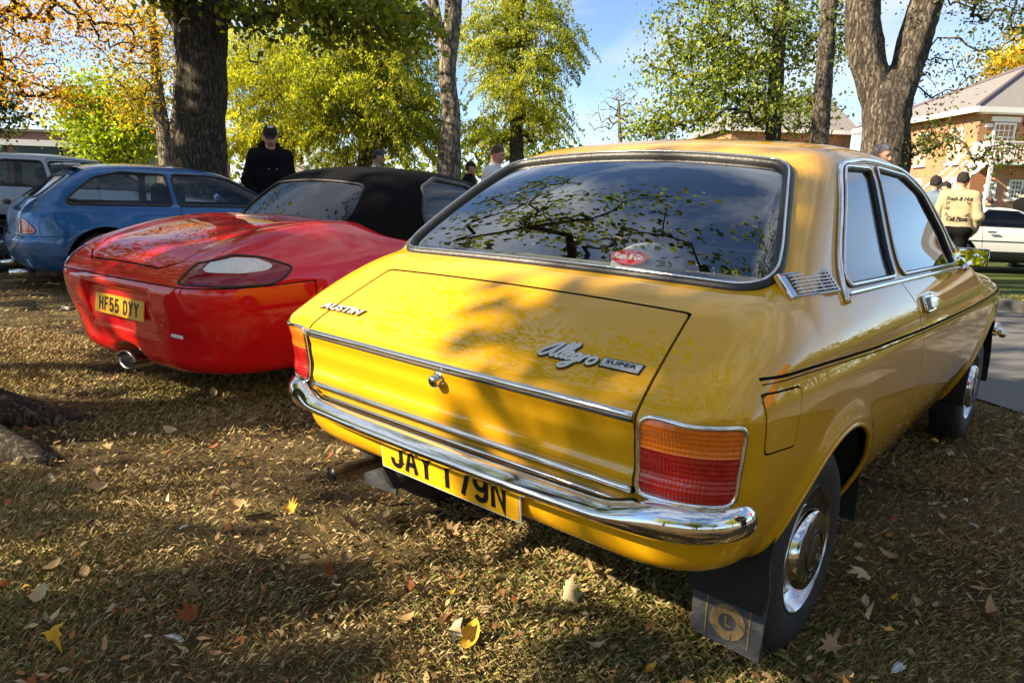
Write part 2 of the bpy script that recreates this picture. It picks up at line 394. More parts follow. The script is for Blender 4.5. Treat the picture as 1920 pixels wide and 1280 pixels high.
def hit(F, o, d, t0=-.4, t1=.6):
    """first crossing of F from outside to inside along a ray"""
    o = np.array(o, float); d = np.array(d, float); d /= np.linalg.norm(d); t = np.linspace(t0, t1, 500); f = F(o+t[:, None]*d)
    i = np.argmax((f[:-1] > 0) & (f[1:] <= 0)); tt = t[i]+(t[i+1]-t[i])*f[i]/(f[i]-f[i+1]); p = o+tt*d
    n = grad(F, p[None])[0]; return p, n/np.linalg.norm(n)
def hits(F, O, d, t0=-.1, t1=.7, n=90):
    """hit() for many origins at once"""
    O = np.asarray(O, float); d = np.array(d, float); d /= np.linalg.norm(d); t = np.linspace(t0, t1, n); f = F((O[:, None]+t[None, :, None]*d).reshape(-1, 3)).reshape(len(O), n)
    i = np.argmax((f[:, :-1] > 0) & (f[:, 1:] <= 0), 1); k = np.arange(len(O)); a = f[k, i]; b = f[k, i+1]; tt = t[i]+(t[1]-t[0])*a/np.where(np.abs(a-b) < 1e-9, 1, a-b); P = O+tt[:, None]*d; N = grad(F, P); return P, N/np.linalg.norm(N, axis=1, keepdims=True)
def coarsen(M, g=.045):
    """vertex clustering, for hidden linings"""
    V, T, N = M; key = np.round(V/g).astype(int); _, inv, c = np.unique(key, axis=0, return_inverse=True, return_counts=True); inv = inv.ravel(); A = np.zeros((len(c), 3)); B = np.zeros((len(c), 3)); np.add.at(A, inv, V); np.add.at(B, inv, N); T2 = inv[T]; T2 = T2[(T2[:, 0] != T2[:, 1]) & (T2[:, 1] != T2[:, 2]) & (T2[:, 0] != T2[:, 2])]
    return A/c[:, None], T2, B/(np.linalg.norm(B, axis=1, keepdims=True)+1e-9)
def msurf(name, M, m, parent=None, off=0.): return mobj(name, M[0]+M[2]*off, M[1], m, parent, N=M[2])
def trim(name, M, rad, m, parent, off=0., step=.012, n=8, keep=None, minlen=.05, flat=1., side=0.):
    for P, Nn in loops(M, minlen):
        if keep is not None and not keep(P): continue
        mb = MB(); mb.tube(resample(P+Nn*off, step), rad, n, closed=True, flat=flat); mb.build(name, m, parent, smooth=True)
def thicken(name, M, m, parent, d=.012):
    """return flange along the borders of a panel so that it reads as pressed sheet"""
    mb = MB()
    for P, Nn in loops(M):
        n = len(P); mb.add(np.vstack([P, P-Nn*d]), [((i+1) % n, i, n+i, n+(i+1) % n) for i in range(n)])
    return mb.build(name, m, parent, smooth=True) if mb.v else None

# ------------------------------------------------------------------ car kit
def carF(spec):
    """implicit body from side-view, plan-view and cross-section profiles (x right, y forward from the tail, z up)"""
    top = prof(spec['top'], spec.get('top_s', .04))
    if 'cabin' in spec: deck_ = top; cab_ = prof(spec['cabin'], .04); top = lambda y: smax(deck_(y), cab_(y), .025)
    half = prof(spec['half'], spec.get('half_s', .035)); plan = prof(spec['plan'], spec.get('plan_s', .12))
    rear = prof(spec['rear'], spec.get('rear_s', .015)); front = prof(spec['front'], .03); bot = prof(spec['bot'], .05); crown = spec.get('crown', .06); cr = spec.get('crown_y'); crf = prof(cr, .1) if cr else None
    rc, rt, rr, rb = spec.get('r_corner', .12), spec.get('r_top', .10), spec.get('r_rear', .04), spec.get('r_bot', .08); bow = spec.get('bow', .03); mod = spec.get('mod'); fbow = spec.get('fbow', .12)
    e = .01
    def F(P):
        x = np.abs(P[:, 0]); y = P[:, 1]; z = P[:, 2]
        sh = (half(z+e)-half(z-e))/(2*e)
        side = (x-half(z)*plan(y))/np.sqrt(1+sh*sh)
        st = (top(y+e)-top(y-e))/(2*e)
        c = crf(y) if crf else crown
        tp = (z-top(y)+c*x*x)/np.sqrt(1+st*st)
        if mod: side, tp = mod(x, y, z, side, tp)
        re = rear(z)+bow*x*x-y; fr = y-front(z)+fbow*x*x
        lo = bot(y)-z
        a = smax(tp, re, rr); a = smax(a, fr, .12)
        q = smax(side, re, rc); q = smax(q, fr, .25)
        g = smax(smax(side, tp, rt), a, .02); g = np.maximum(g, q)
        return smax(g, lo, rb)
    return F
def arch_sdf(yc, zc, r, xin): return lambda V: np.maximum(np.hypot(V[:, 1]-yc, V[:, 2]-zc)-r, xin-np.abs(V[:, 0]))
def lathe_obj(name, prf, o, ax, m, parent, n=56):
    mb = MB(); mb.lathe(prf, o, ax, n); ob = mb.build(name, m, parent); return autosmooth(ob, 32)
def tyre(parent, o, ax, r, rim, wdt, tread=True):
    """ax points outward; o is the outer face centre"""
    o = np.array(o, float); ax = np.array(ax, float); w2 = wdt
    p = [(rim-.004, -.012), (rim+.006, .0), (rim+.02, .004), (r-.05, .006), (r-.028, .001), (r-.010, -.010), (r-.002, -.022), (r, -.034), (r+.001, -w2/2), (r, -w2+.034), (r-.01, -w2+.010), (r-.05, -w2-.005), (rim, -w2)]
    t = lathe_obj('tyre', p, o, ax, TYRE, parent, 72)
    if tread:
        mb = MB(); u = np.cross(ax, (0, 0, 1)); u /= np.linalg.norm(u); v = np.cross(ax, u)
        for k in range(84):
            a = 2*math.pi*k/84; d = math.cos(a)*u+math.sin(a)*v; tg = -math.sin(a)*u+math.cos(a)*v
            for j in range(5):
                h = -.026-(wdt-.052)*(j+.0)/4; s = .004 if j % 2 else 0
                mb.box(o+ax*h+d*(r+.0005)+tg*s, (.0125, (wdt-.06)/5.0, .006), [tg, ax, d])
        tr = mb.build('tread_blocks', TYRE, t); tr['kind'] = 'stuff'
    return t
def alloy(parent, o, ax, rim, nsp, m, wsp=.02, hubr=.06, dark=DARK):
    o = np.array(o, float); ax = np.array(ax, float)
    r_ = lathe_obj('rim', [(rim+.004, .002), (rim, .006), (rim-.012, .0), (rim-.02, -.03), (rim-.03, -.12)], o, ax, m, parent)
    lathe_obj('brake_disc', [(.001, -.09), (.13, -.09), (.13, -.10)], o, ax, STEEL, parent, 32)
    lathe_obj('wheel_back', [(.001, -.125), (rim-.02, -.125)], o, ax, dark, parent, 32)
    u = np.cross(ax, (0, 0, 1)); u /= np.linalg.norm(u); v = np.cross(ax, u)
    for k in range(nsp):
        a = 2*math.pi*(k+.3)/nsp; d = math.cos(a)*u+math.sin(a)*v; tg = -math.sin(a)*u+math.cos(a)*v; mb = MB()
        mb.tube([o+d*hubr*.6-ax*.012, o+d*rim*.5-ax*.008, o+d*(rim-.006)-ax*.006], [wsp*.55, wsp*.5, wsp*.62], 6, up=tg)
        autosmooth(mb.build('spoke', m, r_))
    lathe_obj('hub_cap', [(.001, .004), (hubr*.55, .003), (hubr*.75, -.002), (hubr, -.012), (hubr, -.04)], o, ax, m, r_, 32)
    return r_
def strip(name, F, pts, rad, m, parent, d, flat=1., off=0., n=6, sm=2):
    """moulding laid on the body along guide points projected along d"""
    pts = resample(np.array(pts, float), .03, False, 3); q, nn = hits(F, pts, d, -.4, .6, 120); mb = MB(); mb.tube(resample(q+nn*off, .02, False, sm), rad, n, flat=flat); return mb.build(name, m, parent, smooth=True)

# ------------------------------------------------------------------ yellow saloon (hero)
YEL = paint('mustard_paint', (.74, .372, .0022))
def build_allegro():
    STRIPE = pmat('matt_black_tape', (.008, .008, .008), .95, spec=.05)
    root = empty('yellow_saloon_car', (0, 0, 0), 0, 'mustard yellow two-door saloon with chrome bumper in the foreground, its tail towards us', 'car')
    WY, WZ, WB = .704, .284, 2.443
    arch_c = [(WY, .302), (WY+WB, .302)]
    def mod(x, y, z, side, tp):
        for yc, zc in arch_c:                                   # pressed lip round the wheel openings
            d = np.hypot(y-yc, z-zc); side = side-.012*np.exp(-((d-.345)/.035)**2)*(z > .15)
        side = side+.006*np.exp(-((z-.815)/.022)**2)*np.clip((y-.05)/.3, 0, 1)  # soft waist crease
        return side, tp
    spec = dict(
        top=[(-.6, .28), (.03, .765), (.06, .785), (.12, .824), (.20, .868), (.30, .921), (.40, .966), (.50, .995), (.7, 1.0), (2.4, .975), (2.85, .93), (3.2, .90), (3.6, .845), (3.85, .77)], top_s=.03,
        cabin=[(.2, .69), (.40, .905), (.48, .987), (.60, 1.100), (.72, 1.201), (.84, 1.286), (.96, 1.347), (1.1, 1.386), (1.3, 1.403), (1.55, 1.406), (1.85, 1.390), (2.08, 1.335), (2.25, 1.245), (2.72, .962), (3.0, .79)],
        half=[(.1, .60), (.25, .665), (.34, .712), (.42, .752), (.54, .789), (.65, .801), (.76, .800), (.86, .783), (.93, .750), (1.0, .708), (1.1, .668), (1.2, .632), (1.3, .594), (1.4, .55)], half_s=.03,
        plan=[(-.2, .945), (.10, .965), (.4, .99), (.9, 1.0), (1.8, 1.0), (2.8, .985), (3.4, .955), (3.9, .90)],
        rear=[(.2, .20), (.33, .155), (.38, .115), (.44, .092), (.52, .082), (.57, .072), (.60, .058), (.625, .052), (.640, .060), (.66, .058), (.700, .050), (.715, .052), (.73, .046), (.755, .038), (.775, .036), (.9, .03)], rear_s=.008,
        front=[(.2, 3.70), (.5, 3.82), (.8, 3.80), (1.2, 3.7)], bot=[(-.1, .39), (.15, .385), (.35, .37), (.9, .235), (3.2, .235), (3.8, .36)],
        crown_y=[(0, .010), (.35, -.005), (.48, -.01), (.60, .04), (.95, .115), (1.3, .11), (2.0, .10), (2.7, .05), (3.8, .08)], r_corner=.17, r_top=.105, r_rear=.035, r_bot=.07, bow=.012, mod=mod)
    F = carF(spec)
    M = surface(F, (-.90, -.05, .15), (.90, 3.95, 1.46), .0155)
    for yc, zc in arch_c: _, M = split(M, arch_sdf(yc, zc, .338, .45))
    # --- glazing
    rw = sdpoly([(-.665, .478), (.665, .478), (.62, .62), (.505, .915), (-.505, .915), (-.62, .62)], .075)
    fr = lambda V: np.maximum(rw(V[:, 0], V[:, 1]+.03*V[:, 0]**2), .7-V[:, 2])
    rear_glass, M = split(M, fr)
    ws = sdpoly([(-.66, .985), (.66, .985), (.55, 1.325), (-.55, 1.325)], .06)
    wind_glass, M = split(M, lambda V: np.maximum(ws(V[:, 0], V[:, 2]), 1.9-V[:, 1]))
    qp = sdpoly([(.80, .978), (1.300, .974), (1.372, 1.300), (1.125, 1.296), (1.065, 1.262)], .018)
    dp = sdpoly([(1.375, .974), (2.25, .966), (2.19, 1.085), (1.99, 1.238), (1.80, 1.296), (1.440, 1.308)], .022)
    gq, M = split(M, lambda V: np.maximum(qp(V[:, 1], V[:, 2]), .45-np.abs(V[:, 0])))
    gd, M = split(M, lambda V: np.maximum(dp(V[:, 1], V[:, 2]), .45-np.abs(V[:, 0])))
    # --- tail lamps
    lampd = lambda V: np.maximum(np.maximum(np.abs(V[:, 2]-.679)-.083, .583-np.abs(V[:, 0])), V[:, 1]-.138)
    lamps, M = split(M, lampd)
    liner = M
    # --- panels with shut gaps
    lid_p = sdpoly([(-.572, .50), (.572, .50), (.570, .78), (.525, 1.10), (-.525, 1.10), (-.570, .78)], .0)
    lidz = prof([(0, .612), (.2, .612)], .02)
    lid_d = lambda V: np.maximum(np.maximum(sdpoly([(-.574, -.2), (.574, -.2), (.572, .08), (.532, .345), (-.532, .345), (-.572, .08)], .006)(V[:, 0], V[:, 1]+.05*V[:, 0]**2), .586-V[:, 2]), V[:, 1]-.45)
    lid, M = cut(M, lid_d, .0035)
    door_p = sdpoly([(1.335, .960), (1.405, .89), (1.470, .78), (1.475, .62), (1.455, .48), (1.41, .36), (1.37, .25), (2.56, .25), (2.60, .5), (2.62, .80), (2.50, .95), (2.31, .985), (2.22, 1.11), (2.02, 1.265), (1.80, 1.325), (1.415, 1.336)], .02)
    door, M = cut(M, lambda V: np.maximum(door_p(V[:, 1], V[:, 2]), .3-np.abs(V[:, 0])), .0028)
    flap_p = sdpoly([(.200, .812), (.375, .803), (.352, .676), (.205, .690)], .012)
    flap, M = cut(M, lambda V: np.maximum(flap_p(V[:, 1], V[:, 2]), .69-V[:, 0]), .0022)
    body = msurf('body', M, YEL, root)
    lin = msurf('inner_shell', coarsen(liner, .03), INNER, root, -.014)
    lo = msurf('boot_lid', lid, YEL, root); thicken('lid_flange', lid, YEL, lo)
    for sgn in (1, -1):
        dd = split(door, lambda V: -V[:, 0]*sgn)[0]; o = msurf('door', dd, YEL, root); thicken('door_flange', dd, YEL, o)
    fo = msurf('fuel_flap', flap, YEL, root, .001); thicken('flap_flange', flap, YEL, fo)
    trim('wheel_arch_lip', M, .0075, YEL, body, -.003, keep=lambda P: P[:, 2].max() < .70 and P[:, 2].min() > .1 and abs(P[:, 1]-WY).max() < .5)
    # --- rear screen
    rg = msurf('rear_window', rear_glass, RGLASS, root, -.004)
    trim('rubber_seal', rear_glass, .0165, RUBBER, rg, -.001, n=10)
    big = split(rear_glass, lambda V: fr(V)+.006)[0]; trim('chrome_insert', rear_glass, .0034, CHROME, rg, .0145)
    hl = MB()                                                   # heater wires
    for k in range(9):
        z = 1.05+.028*k; wv = .50-.10*k/9
        q, nn = hits(F, [(x, .2, z) for x in np.linspace(-wv, wv, 15)], (0, 1, 0), 0, 1.0); hl.tube(q-nn*.0055, .0006, 4)
    hl.build('heater_wires', INNER, rg)
    msurf('windscreen', wind_glass, GLASS, root, -.004)
    for sgn in (1, -1):
        for nm, g in (('quarter_window', gq), ('door_window', gd)):
            gg = split(g, lambda V: -V[:, 0]*sgn)[0]; o = msurf(nm, gg, GLASS, root, -.006)
            trim('rubber_seal', gg, .010, RUBBER, o, -.004); trim('chrome_frame', gg, .0045, CHROME, o, .006, flat=1)
        # roof gutter with chrome drip moulding, running from the vent round the windows
        g = [(sgn*.9, .655, .975), (sgn*.9, .70, 1.02), (sgn*.9, .86, 1.145), (sgn*.9, 1.00, 1.255), (sgn*.9, 1.10, 1.314), (sgn*.9, 1.40, 1.328), (sgn*.9, 1.80, 1.318), (sgn*.9, 2.02, 1.262), (sgn*.9, 2.23, 1.10), (sgn*.9, 2.32, .985)]
        g[0:5] = [(sgn*.9, .762, .94), (sgn*.9, .768, .99), (sgn*.9, .87, 1.10), (sgn*.9, .985, 1.225), (sgn*.9, 1.07, 1.302)]
        strip('drip_moulding', F, g, .0085, CHROME, root, (-sgn, 0, 0), off=.005, sm=6)
        strip('waist_moulding', F, [(sgn*.9, .79, .960), (sgn*.9, 1.3, .957), (sgn*.9, 2.28, .948)], .008, CHROME, root, (-sgn, 0, 0), off=.003)
        st = [(sgn*1.0, y, z) for y, z in ((.22, .838), (.40, .834), (.55, .828), (.9, .812), (1.5, .796), (2.4, .784), (3.5, .775))]
        strip('side_stripe', F, st, .0042, STRIPE, root, (-sgn, 0, 0), off=-.0015, n=8)
        st = [(p[0], p[1], p[2]-.010) for p in st]; strip('side_pinstripe', F, st, .0018, STRIPE, root, (-sgn, 0, 0), off=-.0006, n=8)
        # door handle
        h, nn = hit(F, (sgn, 1.545, .872), (-sgn, 0, 0), -.1, .6); tg = np.array((0, 1, 0.)); up = np.cross(nn, tg)*sgn; up /= np.linalg.norm(up)
        mb = MB(); mb.box(h+nn*.006, (.125, .062, .014), [tg, up, nn], .006); ho = mb.build('door_handle', CHROME, root); autosmooth(ho)
        MB().box(h+nn*.0135-tg*.02, (.070, .044, .004), [tg, up, nn], .0015).build('handle_recess', PLATEB, ho)
        MB().box(h+nn*.017+tg*.014, (.082, .036, .010), [tg, up, nn], .004).build('handle_flap', CHROME, ho)
        # air vent on the pillar
        p1, n1 = hit(F, (sgn, .515, .990), (-sgn, 0, 0), -.1, .9); p2, n2 = hit(F, (sgn, .700, .996), (-sgn, 0, 0), -.1, .9); c = (p1+p2)/2; tg = p2-p1; tg /= np.linalg.norm(tg); nn = n1+n2; nn -= tg*(nn@tg); nn /= np.linalg.norm(nn); c = c-nn*(.001 if sgn > 0 else .012); up = np.cross(nn, tg)*sgn
        if up[2] < 0: up = -up
        pod = MB().box(c+nn*.002, (.215, .076, .014), [tg, up, nn], .010).build('vent_pod', YEL, root); autosmooth(pod)
        fr_ = MB(); fr_.box(c+nn*.011+up*.031, (.205, .006, .008), [tg, up, nn], .002); fr_.box(c+nn*.011-up*.031, (.205, .006, .008), [tg, up, nn], .002); fr_.box(c+nn*.011+tg*.102, (.006, .070, .008), [tg, up, nn], .002); fr_.box(c+nn*.011-tg*.102, (.006, .070, .008), [tg, up, nn], .002)
        fr_.box(c+nn*.0085-tg*.088, (.022, .06, .006), [tg, up, nn]); fv = fr_.build('vent_frame', CHROME, pod)
        MB().box(c+nn*.0085+tg*.015, (.170, .055, .004), [tg, up, nn]).build('vent_back', PLATEB, pod)
        for k in range(6): MB().box(c+nn*.012+tg*.015+up*(-.0235+.0094*k), (.170, .0034, .008), [tg, up, nn]).build('vent_slat', SILVER, pod)
        for k in range(4): MB().box(c+nn*.012+tg*(-.052+.045*k), (.003, .055, .0075), [tg, up, nn]).build('vent_bar', SILVER, pod)
    # --- tail lamp clusters
    amber = pmat('amber_lens', (.95, .21, .008), .12, coat=1, trans=.1, var=(30, (.75, .12, .004), .5)); red = pmat('red_lens', (.50, .008, .010), .12, coat=1, trans=.1, var=(16, (.34, .003, .005), .7))
    for q in (amber, red):
        t = q.node_tree; wv = t.nodes.new('ShaderNodeTexWave'); wv.inputs['Scale'].default_value = 42; wv.bands_direction = 'X' ; co = t.nodes.new('ShaderNodeTexCoord'); bp = t.nodes.new('ShaderNodeBump'); bp.inputs['Strength'].default_value = .35; bp.inputs['Distance'].default_value = .004
        wv2 = t.nodes.new('ShaderNodeTexWave'); wv2.inputs['Scale'].default_value = 30; wv2.bands_direction = 'Z'; ad = t.nodes.new('ShaderNodeMath')
        t.links.new(co.outputs['Object'], wv.inputs['Vector']); t.links.new(co.outputs['Object'], wv2.inputs['Vector']); t.links.new(wv.outputs['Fac'], ad.inputs[0]); t.links.new(wv2.outputs['Fac'], ad.inputs[1]); t.links.new(ad.outputs[0], bp.inputs['Height']); t.links.new(bp.outputs[0], t.nodes['Principled BSDF'].inputs['Normal'])
    for sgn in (1, -1):
        lm = split(lamps, lambda V: -V[:, 0]*sgn)[0]
        rd, am = split(lm, lambda V: V[:, 2]-.697)
        o = msurf('tail_lamp', rd, red, root, .006); o['label'] = 'red and amber tail lamp lens in chrome frame'
        msurf('amber_lens', am, amber, o, .006)
        trim('chrome_frame', lm, .0055, CHROME, o, .006)
        msurf('lamp_back', lm, SILVER, o, -.008)
        dv = split(lm, lambda V: np.abs(V[:, 2]-.697)-.0012)[0]
    # --- bumper, swept blade with raised ends
    path = [(0, .005), (.3, .008), (.52, .020), (.64, .040), (.708, .074), (.748, .118), (.766, .165), (.774, .215)]
    path = [(-x, y) for x, y in path[:0:-1]]+path; pp = resample(np.array([(x, y, 0) for x, y in path]), .02, False, 3); V = []; n = len(pp)
    T = np.gradient(pp, axis=0); T /= np.linalg.norm(T, axis=1, keepdims=True); nr = 16
    for i in range(n):
        k = np.clip((abs(pp[i, 0])-.50)/.16, 0, 1); k = k*k*(3-2*k); out = np.array((T[i, 1], -T[i, 0], 0)); kt = np.clip((pp[i, 1]-.172)/.044, 0, 1); sq = math.sqrt(max(1-kt*kt, .002))
        zt = .563+.028*k; zb = .514-.002*k; zm = (zt+zb)/2
        sect = [(-.034-.012*k, zt), (-.025, zt+.004), (-.004, zt-.004), (.012, zt-.016), (.019, zm+.004), (.019, zm-.006), (.012, zb+.012), (.0, zb+.002), (-.02, zb), (-.034, zb+.004)]
        for a, z in sect: V.append(pp[i]+out*(a*sq if a > -.03 else a)+np.array((0, 0, zm+(z-zm)*sq)))
    ns = len(sect); Fc = [(i*ns+k, (i+1)*ns+k, (i+1)*ns+k+1, i*ns+k+1) for i in range(n-1) for k in range(ns-1)]+[tuple(range(ns)), tuple((n-1)*ns+k for k in range(ns))[::-1]]
    bo = mobj('rear_bumper', V, [f[::-1] for f in Fc], CHROME, root); autosmooth(bo, 60)
    # --- bright strips on the tail
    for z, x1, r_, m in ((.757, .568, .0085, CHROME), (.597, .568, .0085, CHROME), (.556, .60, .008, CHROME)):
        pts = [(x, -.3, z) for x in np.linspace(-x1, x1, 21)]; strip('tail_moulding', F, pts, r_, m, root, (0, 1, 0), off=.004, n=8)
        pts = [(x, -.3, z-.010) for x in np.linspace(-x1, x1, 21)]; strip('moulding_shadow_line', F, pts, .004, RUBBER, root, (0, 1, 0), off=.001, n=8)  # thin dark line painting in the shadow beneath each bright strip
    # --- boot lock button
    c, nn = hit(F, (.0, -.3, .722), (0, 1, 0)); lk = lathe_obj('boot_lock', [(.001, .026), (.011, .027), (.016, .024), (.017, .016), (.013, .012), (.015, .004), (.021, .0)], c, nn, CHROME, root, 24)
    lathe_obj('key_slot', [(.001, .0285), (.006, .0285), (.0065, .026)], c, nn, PLATEB, lk, 16)
    # --- badges
    def frame(x, y):
        c, nn = hit(F, (x, y, 1.3), (0, .0, -1), -.2, .9); ux = np.array((1., 0, 0)); ux -= nn*(ux@nn); ux /= np.linalg.norm(ux); return c, ux, np.cross(nn, ux), nn
    c, ux, uy, nn = frame(-.512, .128)
    V, Fc = text_mesh('AUSTIN', .052, .003, .28, 1.05, .0018); mb = MB(); mb.add(place(V, c+nn*.005, ux, uy, nn, 1.0, .62), Fc); b = mb.build('maker_badge', SILVER, root)
    bk = MB(); V2, F2 = text_mesh('AUSTIN', .052, .002, .28, 1.05, .0042); bk.add(place(V2, c+nn*.0015, ux, uy, nn, 1.0, .62), F2); bk.build('badge_back', PLATEB, b)
    def curve_badge(scale, off, wd, m, name, parent, lift, dd):
        S_ = {'A': [[(9, 25), (3, 20), (-6, 10), (-9, 3), (-7, -1), (-3, -1), (3, 6), (8, 16), (11, 25), (7, 10), (7, 1), (10, 0), (13, 4)]],
              'l': [[(13, 4), (20, 16), (23, 26), (21, 28), (17, 20), (14, 6), (16, 0), (20, 2)]], 'l2': [[(20, 2), (27, 16), (30, 26), (28, 28), (24, 20), (21, 6), (23, 0), (28, 3)]],
              'e': [[(27, 5), (32, 8), (33, 12), (30, 13), (27, 8), (28, 1), (32, 0), (36, 4)]], 'g': [[(43, 11), (40, 13), (36, 9), (36, 2), (39, 1), (43, 8), (44, 13), (42, 0), (38, -10), (32, -14), (28, -11), (31, -7), (38, -4), (46, 2)]],
              'r': [[(46, 2), (49, 12), (49, 9), (53, 12), (55, 11)], [(49, 10), (47, 0)]], 'o': [[(62, 12), (57, 9), (56, 2), (60, -1), (65, 3), (66, 9), (62, 12), (60, 9)]]}
        c, ux, uy, nn = frame(.285, .128); tiltx = ux*1.0-uy*.0; mb = MB()
        for g in S_.values():
            for pl in g:
                P = [c+(tiltx*(p[0]-4)*.00205+uy*(p[1]-3)*.0020+ux*p[1]*.0003)*scale+nn*off for p in pl]
                mb.tube(resample(np.array(P), .003, False, 1), wd, 8, up=nn, flat=lift)
        return mb.build(name, m, parent, smooth=True)
    b = curve_badge(1, .005, .0042, SILVER, 'script_badge', root, .7, 0); b['label'] = 'chrome handwriting-style script badge'
    curve_badge(1, .0015, .0068, PLATEB, 'badge_back', b, .35, 0)
    c, ux, uy, nn = frame(.476, .138)
    b = MB().box(c+nn*.003, (.098, .025, .006), [ux, uy, nn], .0015).build('trim_badge', SILVER, root)
    MB().box(c+nn*.0015, (.104, .031, .003), [ux, uy, nn]).build('badge_back', PLATEB, b)
    for d in (.0112, -.0112): MB().box(c+nn*.0062+uy*d, (.095, .0012, .0006), [ux, uy, nn]).build('badge_border', PLATEB, b)
    V, Fc = text_mesh('SUPER', .021, .0004, 0, 1.08, .0006); mb = MB(); mb.add(place(V, c+nn*.0064, ux, uy, nn, 1.25, .78), Fc); mb.build('badge_lettering', PLATEB, b)
    # --- number plate
    pc = np.array((0, .076, .462)); ux = np.array((1., 0, 0)); nn = np.array((0, -1, -.10)); nn /= np.linalg.norm(nn); uy = np.cross(nn, ux)
    pl = MB().box(pc, (.524, .114, .005), [ux, uy, nn], .002).build('number_plate_frame', WHITE, root)
    MB().box(pc+nn*.0028, (.514, .104, .002), [ux, uy, nn]).build('number_plate', PLATEY, pl)
    plate_chars(pl, 'JAY 179N', pc+nn*.0038, ux, uy, nn, wd=.0145, gap=.0105, sp=.02)
    for x, y in ((-.235, .033), (.0, -.010), (.235, .015)): lathe_obj('plate_screw', [(.001, .0035), (.004, .003), (.0055, 0)], pc+nn*.0038+ux*x+uy*y, nn, PLATEY, pl, 12)
    # --- exhaust, underside
    mb = MB(); mb.tube([(-.47, .05, .325), (-.47, .20, .322), (-.465, .6, .30), (-.40, 1.2, .26)], .023, 16, cap=False); e = mb.build('exhaust_pipe', pmat('exhaust_metal', (.20, .17, .15), .45, .85, var=(40, (.08, .06, .05), .8)), root, smooth=True)
    mb = MB(); mb.tube([(-.47, .052, .325), (-.47, .30, .322)], .020, 16, cap=True); mb.build('exhaust_inside', PLATEB, e, smooth=True)
    mb = MB(); mb.tube([(-.42, .25, .29), (-.42, .55, .29)], .055, 16); mb.build('silencer_box', DARK, e, smooth=True)
    mb = MB(); mb.box((0, 2.05, .29), (1.10, 3.0, .05)); mb.build('floor_pan', DARK, root)
    # --- wheel houses and wheels
    for yc, zc in arch_c:
        for sgn in (1, -1):
            V = []; Fc = []; th = np.linspace(R(-8), R(188), 25)
            for r_, xx in ((.352, .763), (.352, .575), (.02, .575)): V += [(sgn*xx, yc+r_*math.cos(t), zc+r_*math.sin(t)) for t in th]
            for a in range(2): Fc += [(a*25+k, a*25+k+1, a*25+26+k, a*25+25+k) for k in range(24)]
            mobj('wheel_house', V, Fc, DARK, root)
    for yc in (WY, WY+WB):
        for sgn in (1, -1):
            wc = empty('wheel'); wc.parent = root; ax = (sgn, 0, 0); o = np.array((sgn*.742, yc, WZ)); wf = np.array((sgn*.738, yc, WZ))
            tyre(wc, o, ax, .283, .172, .142, tread=(sgn > 0))
            lathe_obj('rim', [(.178, .000), (.176, .006), (.170, .005), (.163, -.004), (.156, -.022), (.140, -.034), (.122, -.030), (.110, -.018), (.10, -.012), (.001, -.012)], wf, ax, STEEL, wc)
            hc = lathe_obj('hub_cap', [(.116, -.018), (.113, .004), (.106, .014), (.094, .019), (.064, .020), (.058, .0205)], wf, ax, CHROME, wc)
            lathe_obj('hub_ring', [(.059, .0195), (.058, .0225), (.052, .0225), (.051, .0195)], wf, ax, BLACK, hc); lathe_obj('hub_centre', [(.051, .020), (.040, .024), (.001, .026)], wf, ax, CHROME, hc)
            for k in range(18):
                a = 2*math.pi*k/18; lathe_obj('rim_slot', [(.001, .0005), (.004, .0005)], wf+np.array((sgn*(-.012), .160*math.cos(a), .160*math.sin(a))), ax, PLATEB, wc, 8) if sgn > 0 and k % 2 == 0 and yc == WY else None
    # --- mud flaps with emblem
    flapm = pmat('mudflap_rubber', (.055, .060, .068), .55, bump=(45, .35), var=(12, (.08, .08, .08), .6)); gold = pmat('worn_gold_print', (.30, .19, .07), .6, var=(60, (.12, .09, .06), .7))
    for sgn in (1, -1):
        y0 = .392; P = [(.575, .122), (.752, .108), (.760, .30), (.742, .46), (.575, .46), (.570, .30)]
        ob = MB().prism([(sgn*a, b) for a, b in (P if sgn < 0 else P)][::sgn], (0, y0, 0), (1, 0, 0), (0, 0, 1), (0, 1, 0), .008).build('mud_flap', flapm, root)
        if sgn > 0:
            mb = MB(); o = np.array((.668, y0-.0012, .192)); X = np.array((1., 0, 0)); Z = np.array((0, 0, 1.)); Yn = np.array((0, -1., 0))
            strokes(mb, [[(-.055, -.063), (-.055, .067), (.055, .067), (.055, -.063)], [(-.055, .042), (.055, .042)]], .0035, o, X, Z, Yn, .0008)
            V, Fc = text_mesh('BRITISH', .0195, .0004, 0, 1.1, .0004); mb.add(place(V, o+Yn*.0006+Z*.0545, X, Z, Yn, 1.12, 1.), Fc)
            V, Fc = text_mesh('L', .036, .0004, 0, 1, .0008); mb.add(place(V, o+Yn*.0006-Z*.0105, X, Z, Yn), Fc)
            for k in range(5):                                   # swirl segments of the round emblem
                a0 = 72*k; inn = [(.0225*math.cos(R(a0+t)), .0225*math.sin(R(a0+t))-.011) for t in np.linspace(20, 92, 8)]; out = [(.046*math.cos(R(a0+t)), .046*math.sin(R(a0+t))-.011) for t in np.linspace(66, -1, 8)]
                mb.prism(inn[::-1]+out[::-1], o, X, Z, Yn, .0008)
            mb.build('flap_emblem', gold, ob)
